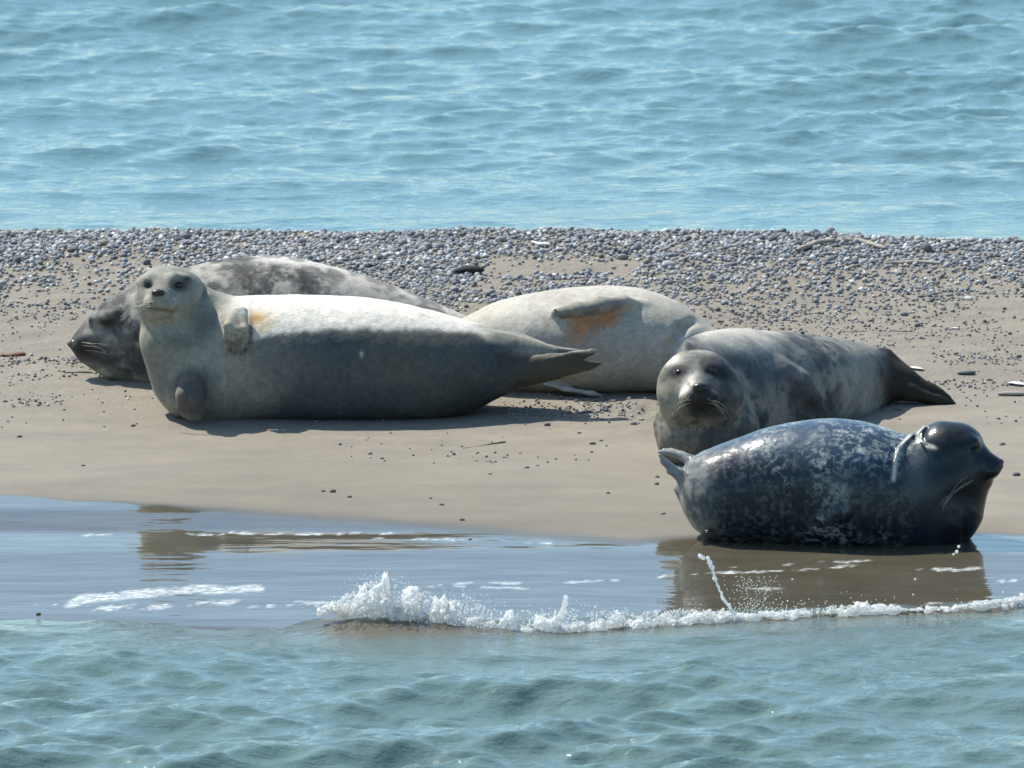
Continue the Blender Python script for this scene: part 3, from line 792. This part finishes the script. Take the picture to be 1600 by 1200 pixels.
# ---------------- seal E: wet, dark, nearest, nose to the right, hind flippers raised to the left
def seal_wet():
    Yc = Yg(1280, 856)+.18
    q = lambda x, y, d=0: P(x, y, Yc+d)
    S = Sculpt(q(1018, 900, -.34), q(1580, 640, .3), .0042)
    S.body(body_rows([(1062,745,785,.02),(1070,727,805,.07),(1085,713,829,.11),(1110,701,845,.145),(1150,686,852,.155),(1200,669,856,.170),(1250,659,860,.192),(1300,655,864,.214),(1340,658,866,.214),
        (1380,667,869,.195),(1412,679,871,.18),(1445,680,871,.165),(1470,688,870,.135),(1490,706,862,.09),(1502,730,830,.04)], Yc), .03)
    Yo = -.01
    # head, muzzle
    S.ell(q(1477,710,Yo), (.105,.105,.103), .03)
    S.ell(q(1505,704,Yo), (.065,.085,.078), .03)
    S.ell(q(1490,738,Yo-.01), (.10,.09,.08), .03)
    S.chain([q(1498,718,Yo-.01), q(1524,724,Yo-.02), q(1545,728,Yo-.03)], [.072,.054,.036], .022)
    S.ell(q(1546,736,Yo-.045), (.030,.026,.020), .014)
    S.ell(q(1557,726,Yo-.03), (.020,.022,.018), .012)
    S.cone(q(1533,750,Yo), q(1505,775,Yo), .03, .075, .03)
    S.ell(q(1516,692,Yo-.055), (.026,.02,.018), .02)
    S.ell(q(1520,704,Yo-.078), (.006,.004,.004), .012, sub=True)
    # chest down to the sand
    S.chain([q(1488,752,.0), q(1479,805,.0), q(1464,836,.0)], [.095,.09,.075], .05, (1,1.25,1))
    # neck folds
    S.chain([q(1430,683,-.02), q(1412,700,-.11), q(1405,725,-.165), q(1402,752,-.19)], [.004,.007,.007,.003], .016, sub=True)
    S.chain([q(1424,681,-.02), q(1405,699,-.115), q(1397,722,-.165), q(1395,750,-.192)], [.003,.0045,.004,.002], .008)
    S.chain([q(1450,668,-.02), q(1441,678,-.065), q(1446,690,-.095), q(1462,697,-.105)], [.003,.005,.005,.003], .014, sub=True)
    S.chain([q(1444,667,-.02), q(1434,679,-.075), q(1441,692,-.105), q(1458,699,-.115)], [.003,.004,.004,.002], .008)
    # fore flipper tucked on the flank
    S.chain([q(1330,770,-.185), q(1315,800,-.2), q(1292,815,-.2)], [.03,.026,.016], .025)
    # hind flippers lifted behind: two blades with a gap
    for t in [(1030,706),(1037,702),(1048,702)]: S.chain([q(1092,728,.03), q(1066,712,.06), q(t[0],t[1],.08)], [.024,.010,.0045], .008)
    for t in [(1030,711),(1034,722),(1044,738)]: S.chain([q(1085,765,-.02), q(1062,742,-.03), q(t[0],t[1],-.04)], [.042,.014,.005], .010, (1,.8,1))
    S.noise(.0030, 8, 25); S.noise(.0009, 34, 26)
    def tint(V, px, py):
        x, y, z = V[:,0], V[:,1], V[:,2]
        w = .35*fbm(x*30, y*30, z*30, 2, 130)
        n = fbm(x*34+w, y*34+w, z*34, 3, 121); ring = np.exp(-(np.abs(n)/.050)**1.6)
        n2 = fbm(x*46, y*46, z*46, 3, 122); big = sstep(-.25, .3, fbm(x*6, y*6, z*6, 3, 123))
        c = np.tile(C3(.012,.018,.026), (len(V), 1)); c = lerp(c, C3(.035,.075,.125), sstep(740, 690, py+.12*(1200-px))*sstep(1480,1350,px)*.6)  # blue sky reflection painted along the top of the back
        pale = np.clip(ring*.62*(.15+.9*big) + sstep(.24, .44, n2)*.40*big, 0, 1)
        pale = np.clip(pale + .32*sstep(.12,.34,fbm(x*75, y*75, z*75, 2, 127))*(.3+.7*big), 0, 1)*(sstep(1450, 1400, px)*.85 + .10)
        c = lerp(c, C3(.42,.45,.41), pale)
        rear = sstep(1140, 1080, px); c = lerp(c, C3(.24,.245,.225), rear*(.30+.55*sstep(-.2,.4,n2)))
        c = lerp(c, C3(.22,.23,.21), np.exp(-(((px-1312)/24)**2+((py-760)/24)**2))*(.25+.6*sstep(-.1,.4,n2)))
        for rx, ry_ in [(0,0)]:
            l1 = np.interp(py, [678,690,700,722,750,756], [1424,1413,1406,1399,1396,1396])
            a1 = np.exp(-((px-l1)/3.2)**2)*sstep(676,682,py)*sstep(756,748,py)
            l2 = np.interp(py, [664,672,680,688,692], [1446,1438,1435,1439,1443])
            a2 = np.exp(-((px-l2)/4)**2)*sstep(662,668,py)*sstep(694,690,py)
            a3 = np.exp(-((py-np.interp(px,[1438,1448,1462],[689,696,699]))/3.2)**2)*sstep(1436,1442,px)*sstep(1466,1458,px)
            c = lerp(c, C3(.72,.70,.60), np.clip(np.maximum(np.maximum(a1, a2), a3)*(y < Yc+.05), 0, 1)*.85)  # sunlit rims of the neck folds, painted as pale arcs
        c = lerp(c, C3(.10,.115,.115), np.exp(-(((px-1432)/18)**2+((py-735)/34)**2))*sstep(1400,1408,px)*.8)
        c = lerp(c, C3(.25,.25,.24), sstep(1078, 1060, px)*.9)
        c = lerp(c, C3(.007,.009,.011), sstep(1455,1480,px)*.8)
        return c
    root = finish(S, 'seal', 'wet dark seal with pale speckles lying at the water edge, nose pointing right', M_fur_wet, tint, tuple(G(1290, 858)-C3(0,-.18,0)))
    e = surf_front(S, q(1520,704,Yo-.07)); ball('eye', e+C3(0,.0055,0), (.0055,.006,.0040), M_eye, root)
    ball('nose', q(1562,722,Yo-.03), (.013,.016,.011), M_nose, root)
    W = []
    for i in range(9):
        a = surf_front(S, q(1522+rnd.uniform(-8,6), 744+rnd.uniform(-4,9), Yo-.06)); ln = 34+rnd.uniform(0,30)
        
        if i % 2: W.append((curve3(a, a+C3(-ln*.5*PX, -.045, -.004), a+C3(-ln*PX, -.06, -.05-rnd.uniform(0,.07))), .0005, .0003))
    tubes('whiskers', W, M_whisker, root)

# ------------------------------------------------------------------ stones
def ico(sub=2):
    import bmesh
    bm = bmesh.new(); bmesh.ops.create_icosphere(bm, subdivisions=sub, radius=1)
    V = np.array([v.co[:] for v in bm.verts]); F = np.array([[v.index for v in f.verts] for f in bm.faces]); bm.free()
    return V, F
n = NT('pebble_stone'); c = n.attr('tint').outputs['Color']
f = n.noise(120, 3, .6); n.l(n.mix(1.0, c, n.ramp(f, .3, .7, (.75,.75,.75,1), (1.25,1.25,1.25,1)), 'MULTIPLY'), n.b.inputs['Base Color'])
n.b.inputs['Roughness'].default_value = .6; n.b.inputs['Specular IOR Level'].default_value = .25
n.l(n.bump(f, .0015), n.b.inputs['Normal']); M_stone = n.m
STONE_COLS = [((.165,.18,.195), 'blue-grey'), ((.24,.245,.245), 'mid grey'), ((.36,.36,.345), 'light grey'), ((.12,.125,.13), 'dark grey'),
              ((.30,.27,.23), 'tan-grey'), ((.50,.49,.47), 'whitish'), ((.19,.21,.235), 'slate blue')]
COLW = [.28,.23,.12,.13,.10,.02,.12]
def stone_shape(seed, V):
    r = np.random.default_rng(seed); s = np.array([1.0, .62+.3*r.random(), .42+.33*r.random()])
    d = 1+.16*vnoise(V[:,0]*1.6+seed*3.1, V[:,1]*1.6, V[:,2]*1.6, seed)
    return V*d[:, None]*s
def build_stones():
    V1, F1 = ico(1); V2, F2 = ico(2)
    shapes1 = [stone_shape(i, V1) for i in range(14)]; shapes2 = [stone_shape(i, V2) for i in range(14)]
    # candidate places in the picture's ground area, sizes in metres
    N = 250000
    X = rng.uniform(-2.9, 2.9, N); Y = rng.uniform(58.4, 62.95, N)
    Z = zg(X, Y); px, py = pix(X, Y, Z)
    right = sstep(950, 1250, px)
    patch = fbm(X*1.7, Y*1.1, 0, 3, 201); patch2 = fbm(X*5, Y*3.4, 0, 3, 202)
    dens = np.interp(py, [340,400,420,450,475,505,540,600,640,680], [1.0,.97,.60,.55,.36,.11,.055,.045,.015,0])
    densR = np.interp(py, [340,395,420,450,480,520,560,610,640,680], [1.0,.95,.52,.26,.24,.20,.14,.08,.02,0])
    densM = np.interp(py, [340,400,450,490,520,560], [1.0,.97,.85,.7,.3,.05])
    mid = np.exp(-((px-720)/150)**2)
    d = dens*(1-right)+densR*right; d = d*(1-mid)+densM*mid
    hole = sstep(.02, .22, patch + .5*patch2); d = d*(1-.93*hole*sstep(385, 412, py))
    d = np.maximum(d, .62*sstep(300,200,px)*sstep(385,400,py)*sstep(500,440,py)*(1-.75*sstep(.05,.2,patch+.5*patch2)))
    for (lx0, lx1, ly, w, a) in [(-80,200,566,5,.5),(0,140,588,4,.25),(0,110,629,6,.35),(770,1020,644,9,.6),(830,1010,633,6,.35),(1140,1320,497,7,.45),(1250,1500,452,10,.35),(1440,1620,560,8,.4),(1380,1640,600,6,.35)]:
        d = d + a*np.exp(-((py-ly)/w)**2)*sstep(lx0, lx0+30, px)*(1-sstep(lx1-30, lx1, px))
    keep = rng.random(N) < np.clip(d, 0, 1)*.62
    X, Y, Z, px, py = X[keep], Y[keep], Z[keep], px[keep], py[keep]; n = len(X)
    size = np.interp(py, [350,400,470,520,640], [.0074,.0073,.0061,.0044,.0042])*np.exp(rng.normal(0, .30, n))
    size = np.clip(size, .0035, .022); size = np.where(py < 366, np.minimum(size, .013), size)
    ci = rng.choice(len(STONE_COLS), n, p=COLW)
    sh = rng.integers(0, 14, n); rz = rng.uniform(0, 6.283, n); tilt = rng.normal(0, .25, n)
    zscale = np.where(rng.random(n) < .5, 1.25, .9)
    col = np.array([c[0] for c in STONE_COLS])[ci]*np.exp(rng.normal(.06, .28, n))[:, None]
    tan_ = sstep(440, 520, py)[:, None]*.6*(rng.random(n) < .7)[:, None]
    col = col*(1-tan_) + np.array([.12,.108,.088])*tan_*np.exp(rng.normal(0,.3,n))[:, None]
    inframe = (px > 5)&(px < 1595)&(py > 352)
    # stones behind the animals are never among the biggest shown
    hid = ((px > 215)&(px < 740)&(py > 470))|((px > 740)&(px < 1110)&(py > 475)&(py < 615))
    score = np.where(inframe & ~hid, size, 0); big = np.argsort(-score)[:262]
    isbig = np.zeros(n, bool); isbig[big] = True
    Vs, Fs, Cs = [], [], []; k = 0
    for i in np.nonzero(~isbig)[0]:
        v = shapes1[sh[i]]*size[i]; v = v*np.array([1, 1, zscale[i]])
        c, s = math.cos(rz[i]), math.sin(rz[i]); ct, st = math.cos(tilt[i]), math.sin(tilt[i])
        x = v[:,0]*c-v[:,1]*s; y = v[:,0]*s+v[:,1]*c; z = v[:,2]; y, z = y*ct-z*st, y*st+z*ct
        Vs.append(np.stack([x+X[i], y+Y[i], z+Z[i]+size[i]*(.25+.35*((i*7) % 5)/5)], 1)); Fs.append(F1+k); Cs.append(np.tile(col[i], (len(v), 1))); k += len(v)
    me = mesh_np('gravel', np.concatenate(Vs), np.concatenate(Fs), M_stone, dict(tint=np.concatenate(Cs)))
    g = obj('gravel', me); tag(g, 'grey and bluish gravel spread along the crest of the sandbank', 'gravel', kind='stuff')
    print('gravel stones', len(Vs))
    protos = {}
    def stone(name, X_, Y_, size_, ci_, sh_, rz_, label, group, sc3=(1,1,1), z=None, cat='pebble', sink=.25):
        key = (sh_, ci_)
        if key not in protos:
            protos[key] = mesh_np('pebble', shapes2[sh_], F2, M_stone, dict(tint=np.tile(np.array(STONE_COLS[ci_][0]) if ci_ >= 0 else C3(.022,.024,.026), (len(V2), 1))))
        o = bpy.data.objects.new(name, protos[key]); sc.collection.objects.link(o)
        o.scale = (size_*sc3[0], size_*sc3[1], size_*sc3[2]); o.rotation_euler = (0, 0, rz_)
        o.location = (X_, Y_, float(zg(X_, Y_)) + size_*sink*sc3[2])
        tag(o, label, cat, group); return o
    for i in big:
        zone = 'at the left' if px[i] < 230 else 'left of centre' if px[i] < 740 else 'in the middle' if px[i] < 1110 else 'right of centre' if px[i] < 1400 else 'near the right edge'
        band = 'in the dense gravel crest' if py[i] < 410 else 'on sand below the gravel crest'
        cn = STONE_COLS[ci[i]][1]
        stone('pebble', X[i], Y[i], size[i], int(ci[i]), int(sh[i]), rz[i], f'{cn} rounded pebble {band}, {zone}', f'{cn} pebbles {band}, {zone}', (1,1,zscale[i]), sink=.35)
    # single stones lying on the smooth sand
    single = [(30,683,7,3),(208,666,6,3),(130,728,5,3),(163,667,4,0),(8,628,6,3),(60,634,5,3),(100,641,5,0),(505,768,5,3),(520,769,8,3),(546,777,6,3),(690,789,6,3),(722,813,6,3),(673,779,4,0),(765,741,5,4),
              (823,731,6,0),(855,665,8,3),(905,677,5,3),(926,694,8,3),(939,689,5,0),(950,771,5,3),(1036,803,6,4),(1027,746,5,3),(1026,757,6,3),(990,663,9,0),(1002,656,7,2),(840,728,4,0),
              (1566,695,8,4),(1588,743,9,3),(1500,700,5,0),(1560,655,5,3),(1572,651,4,0),(735,843,4,3),(60,960,6,3),(12,659,4,0)]
    for j, (x, y, s, ci_) in enumerate(single):
        p = G(x, y); nm = STONE_COLS[ci_][1]
        near = 'left of the pale seals' if x < 300 else 'before the pale seal' if x < 760 else 'left of the staring seal' if x < 1050 else 'beyond the wet seal'
        if y > 840: near = 'edge at far left' if x < 300 else 'edge left of centre'
        stone('pebble', p[0], p[1], s*PX*.62, ci_, j % 14, rnd.uniform(-.6,.6), f'small {nm} pebble alone on the smooth sand {near}', f'{nm} pebbles on the smooth sand {near}', (1.1,.9,.9), sink=.3)
    p = G(735, 428); stone('stone', p[0], p[1], .048, -1, 3, .15, 'black flat-topped stone in the gravel above the pale seal with the rusty stain', None, (1,.7,.75), cat='stone', sink=.35)
    p = G(1511, 585); stone('stone', p[0], p[1], .028, 3, 6, .2, 'flat dark slate stone on the sand right of the dark tail', None, (1.1,.6,.5), cat='stone', sink=.4)
    p = G(1582, 618); stone('stone', p[0], p[1], .040, 4, 2, 0., 'long flat brown-grey stone on the sand at the right edge below the white shell', None, (1.2,.5,.4), cat='stone', sink=.4)
    p = G(1045, 419); stone('stone', p[0], p[1], .024, 2, 5, 0., 'pale grey boulder-like stone at the sand edge of the gravel right of centre', None, (1.1,.9,.95), cat='stone', sink=.45)
    p = G(45, 384); stone('stone', p[0], p[1], .019, 2, 7, 0.3, 'large pale stone in the gravel crest near the left edge', None, (1.1,.9,.9), cat='stone', sink=.45)

# ------------------------------------------------------------------ driftwood and shells
M_wood = simple('weathered_wood', (.30,.27,.23), .8, .2); M_woodr = simple('red_brown_wood', (.15,.075,.045), .7, .3)
M_shell = simple('shell_white', (.80,.78,.74), .35, .5); M_weed = simple('dried_weed', (.14,.13,.11), .8, .2)
def stick(name, pts, rs, mat, label, cat='driftwood', lift=.3):
    P3 = []
    for (x, y), r in zip(pts, rs):
        g = G(x, y); g[2] += r*lift + (.009 if y < 418 else 0); P3.append(g)
    P3 = np.array(P3); m = len(P3); t = np.linspace(0, m-1, 26)
    C = np.stack([np.interp(t, range(m), P3[:, i]) for i in range(3)], 1); rr = np.interp(t, range(m), rs)
    C[:, 2] += .0016*vnoise(t*1.3, 2.2, 0, 7); V = []; F = []
    d = C[-1]-C[0]; d /= np.linalg.norm(d); a = np.cross(d, (0, 0, 1)); a /= np.linalg.norm(a); b = np.cross(d, a)
    K = 10
    for i in range(len(C)):
        e = min(1, (i+.4)/2, (len(C)-.6-i)/2); 
        for j in range(K):
            w = 1+.18*vnoise(i*.35, j*1.1, 0, 17); ang = j*2*math.pi/K
            V.append(C[i]+rr[i]*w*math.sqrt(max(e, .1))*(math.cos(ang)*a+.7*math.sin(ang)*b))
    for i in range(len(C)-1):
        for j in range(K): F.append((i*K+j, i*K+(j+1) % K, (i+1)*K+(j+1) % K, (i+1)*K+j))
    V = np.array(V); base = V.mean(0); base[2] = V[:, 2].min()
    o = obj(name, mesh_np(name, V-base, F, mat), None, tuple(base)); tag(o, label, cat); return o
def shell(x, y, L, rz, label):
    """curved open valve: domed outside, thin rim"""
    U, Wn = 18, 12; V = []; F = []
    for s_ in (0, 1):
        for i in range(U+1):
            for j in range(Wn+1):
                a = (i/U-.5)*2; b = (j/Wn-.5)*2*math.sqrt(max(0, 1-a*a*.98))
                h = (1-a*a)*.34*(1-b*b*.8)+.02*math.sin(14*a)*(1-b*b)
                V.append((a*L, b*L*.42, (h-(.05 if s_ else 0))*L*.8))
    M = (U+1)*(Wn+1)
    for i in range(U):
        for j in range(Wn):
            k = i*(Wn+1)+j; F.append((k, k+Wn+1, k+Wn+2, k+1)); F.append((M+k, M+k+1, M+k+Wn+2, M+k+Wn+1))
    p = G(x, y); o = obj('shell', mesh_np('shell', V, F, M_shell), None, (p[0], p[1], p[2]+.001)); o.rotation_euler = (R(-14), R(6), rz)
    tag(o, label, 'shell')
def build_litter():
    stick('driftwood', [(1245,396),(1275,384),(1305,380)], [.010,.012,.008], M_wood, 'grey weathered stick in the gravel crest, left one of the two above the dark-tailed seal')
    stick('driftwood', [(1315,380),(1345,382),(1382,394)], [.008,.013,.009], M_wood, 'pinkish-grey weathered stick in the gravel crest, right one of the two above the dark-tailed seal')
    stick('driftwood', [(1385,416),(1430,414),(1468,417)], [.006,.010,.007], M_wood, 'thin dark-edged stick at the lower border of the gravel, right of the paired sticks')
    stick('driftwood', [(0,557),(18,557),(40,555)], [.008,.010,.010], M_woodr, 'short reddish-brown piece of wood on the sand at the left edge')
    stick('twig', [(722,701),(755,696),(790,691)], [.0012,.0028,.0038], M_weed, 'thin straight twig on smooth sand between the two nearest seals', 'twig')
    stick('twig', [(630,436),(670,432),(712,427)], [.0022,.0032,.0022], M_wood, 'thin pale twig leading to the black stone in the gravel', 'twig')
    stick('twig', [(1310,519),(1370,516),(1430,519)], [.002,.003,.002], M_wood, 'long thin pale twig on the sand above the dark tail', 'twig')
    stick('twig', [(1378,642),(1395,640),(1410,641)], [.004,.006,.004], M_weed, 'dark scrap of weed on the sand under the dark tail', 'seaweed')
    stick('driftwood', [(930,363),(955,362),(975,361)], [.004,.008,.005], M_wood, 'small dark stick in the gravel crest right of centre against the water')
    stick('driftwood', [(830,382),(845,386),(860,387)], [.004,.008,.005], M_shell, 'short bleached white stick in the gravel right of the black stone')
    stick('driftwood', [(1555,372),(1580,372),(1600,375)], [.004,.007,.006], M_wood, 'small grey stick in the gravel crest at the far right')
    stick('seaweed', [(100,583),(125,582),(146,583)], [.003,.006,.003], M_weed, 'dark brown weed scrap on sand left of the sleeping seal chin', 'seaweed')
    shell(1431, 577, .030, R(-12), 'bright white shell lying beside the dark tail')
    shell(1590, 602, .040, R(-8), 'long white shell on the sand at the right edge')
    shell(1492, 514, .016, R(15), 'small off-white shell on pebbly sand at the right')

# ------------------------------------------------------------------ splash, foam and drops
n = NT('foam_water'); f = n.noise(150, 3)
n.l(n.ramp(f, .3, .7, (.60,.62,.61,1), (.90,.92,.92,1)), n.b.inputs['Base Color'])
n.b.inputs['Roughness'].default_value = .06; n.b.inputs['IOR'].default_value = 1.40; n.b.inputs['Transmission Weight'].default_value = .0
n.b.inputs['Specular IOR Level'].default_value = .7
tr = n.new('ShaderNodeBsdfTranslucent'); tr.inputs[0].default_value = (.95,.96,.95,1); mx = n.new('ShaderNodeMixShader'); mx.inputs[0].default_value = .5
n.l(n.b.outputs[0], mx.inputs[1]); n.l(tr.outputs[0], mx.inputs[2]); n.l(mx.outputs[0], n.n['Material Output'].inputs[0]); M_foam = n.m
def build_splash():
    V1, F1 = ico(1); Vs, Fs = [], []; k = 0
    def drop(x, y, d, r, st=1.0):
        nonlocal k
        p = P(x, y, Ysp(x)+d); v = V1*np.array([r, r, r*st]); Vs.append(v+p); Fs.append(F1+k); k += len(v)
    def Ysp(x): return float(Y0(np.interp(x, [450,560,760,900,1020,1150,1300,1450,1600,1700], [975,978,982,981,973,963,957,950,940,930])))
    top = lambda x: np.interp(x, [505,530,555,575,600,625,650,690,740,800,860,900,960,1020,1100,1150,1210,1290,1330,1390,1440,1500,1560,1600,1680], [951,938,918,907,910,917,926,938,944,952,954,950,956,956,953,958,957,948,944,948,953,946,938,930,922])
    bot = lambda x: np.interp(x, [505,560,640,720,800,900,1000,1100,1200,1300,1400,1500,1600,1680], [955,962,970,978,985,985,978,968,963,958,954,950,938,930])
    rows = []
    for x in np.arange(498, 1690, 7.0):
        hgt = float(bot(x)-top(x)); j = .62+.55*float(vnoise(x*.06, 9.1, 0, 310))+.30*float(vnoise(x*.19, 4.1, 0, 311))
        hh = max(3.0, hgt*max(.12, j)*(1.0 if x < 700 else .8)); y = Ysp(x)-.045
        tp, bt = P(x, float(bot(x))-hh, y), P(x, float(bot(x))+2, y)
        rows.append((tp[0], y, tp[2], bt[2], .020+.030*min(1, hh/40)))
    A = np.array(rows); S = Sculpt((A[:,0].min()-.02, A[:,1].min()-.1, A[:,3].min()-.01), (A[:,0].max()+.02, A[:,1].max()+.1, A[:,2].max()-.09), .0042)
    S.body(rows, .01, 2.0); S.noise(.016, 26, 321); S.noise(.011, 70, 322)
    V, F = S.mesh(); base = V.min(0); tag(obj('breaker_foam', mesh_np('breaker_foam', V-base, F, M_foam), None, tuple(base)), 'white churned foam of the small wave breaking on the wet sand', 'foam', kind='stuff')
    N = 9000
    for i in range(N):
        x = rnd.uniform(505, 1680)
        if rnd.random() > np.interp(x, [505,560,660,720,800,1000,1200,1600], [.8,1,1,.75,.65,.8,.75,.7]): continue
        cl = float(fbm(x*.045, 1.7, 0, 3, 301)); 
        if x > 700 and cl < -.22 and rnd.random() < .7: continue
        t, b = float(top(x))-5*cl, float(bot(x)); y = b + (t-b)*rnd.random()**(1.15 if x < 700 else 1.5)
        r = rnd.choice([.0008,.0011,.0015,.002,.0026,.0034])*(1.25 if x < 680 else 1.0)
        drop(x, y, rnd.uniform(-.13, .01), r)
    for i in range(420):       # loose spray above
        x = rnd.choice([rnd.gauss(600, 45), rnd.uniform(640, 1600), rnd.gauss(1180, 30), rnd.gauss(720, 30)]); t = float(top(x))
        drop(x, t-abs(rnd.gauss(0, 9)), rnd.uniform(0, .1), rnd.uniform(.0009, .0024))
    for i in range(260):       # fine mist of drops beside the jet
        drop(rnd.gauss(1178, 20), rnd.uniform(900, 955), rnd.uniform(-.02,.08), rnd.uniform(.0008, .0019))
    for (x, y, r) in [(656,931,.008),(724,930,.006),(717,945,.008),(668,938,.005),(688,951,.007),(735,935,.0035),(930,948,.004),(885,936,.005),(1080,965,.005),(1130,952,.005),(1238,905,.003),(1430,905,.004),(1427,929,.003),(1495,862,.006),(1498,854,.005),(1490,866,.004),(1567,925,.003)]:
        drop(x, y, 0, r)
    m1 = mesh_np('splash_spray', np.concatenate(Vs), np.concatenate(Fs), M_foam)
    tag(obj('splash_spray', m1), 'white frothy spray and drops along the breaking edge of the water', 'splash', kind='stuff')
    # water jets: tapering strings of merged blobs
    def jet(pts, rs, label):
        Q = [P(x, y, Ysp(x)+.03) for x, y in pts]; lo = np.min(Q, 0)-.03; hi = np.max(Q, 0)+.03
        S = Sculpt(lo, hi, .0016); S.chain(Q, rs, .006)
        for j in range(len(Q)*5):
            t = rnd.random()*(len(Q)-1); a = int(t); c = Q[a]*(1-t+a)+Q[a+1]*(t-a)
            S.ell(c+C3(rnd.gauss(0,.003), rnd.gauss(0,.003), rnd.gauss(0,.003)), [rnd.uniform(.002,.0055)]*3, .004)
        V, F = S.mesh(); base = Q[-1].copy(); o = obj('water_jet', mesh_np('water_jet', V-base, F, M_foam), None, tuple(base))
        tag(o, label, 'splash')
    jet([(1106,872),(1112,886),(1117,903),(1124,922),(1132,938),(1142,952),(1150,962)], [.0055,.0045,.003,.0022,.003,.0035,.006], 'tall thin jet of water shooting up from the wavelet left of the wet seal')
    jet([(1093,868),(1099,873)], [.0055,.004], 'small flying blob of water above the tall thin jet')
    jet([(884,932),(883,942),(880,952),(874,966)], [.005,.0065,.006,.010], 'short stubby water spout in the middle of the breaking edge')

build_sand(); build_sea()
seal_back(); seal_front(); seal_middle(); seal_right(); seal_wet()
build_stones(); build_litter(); build_splash()
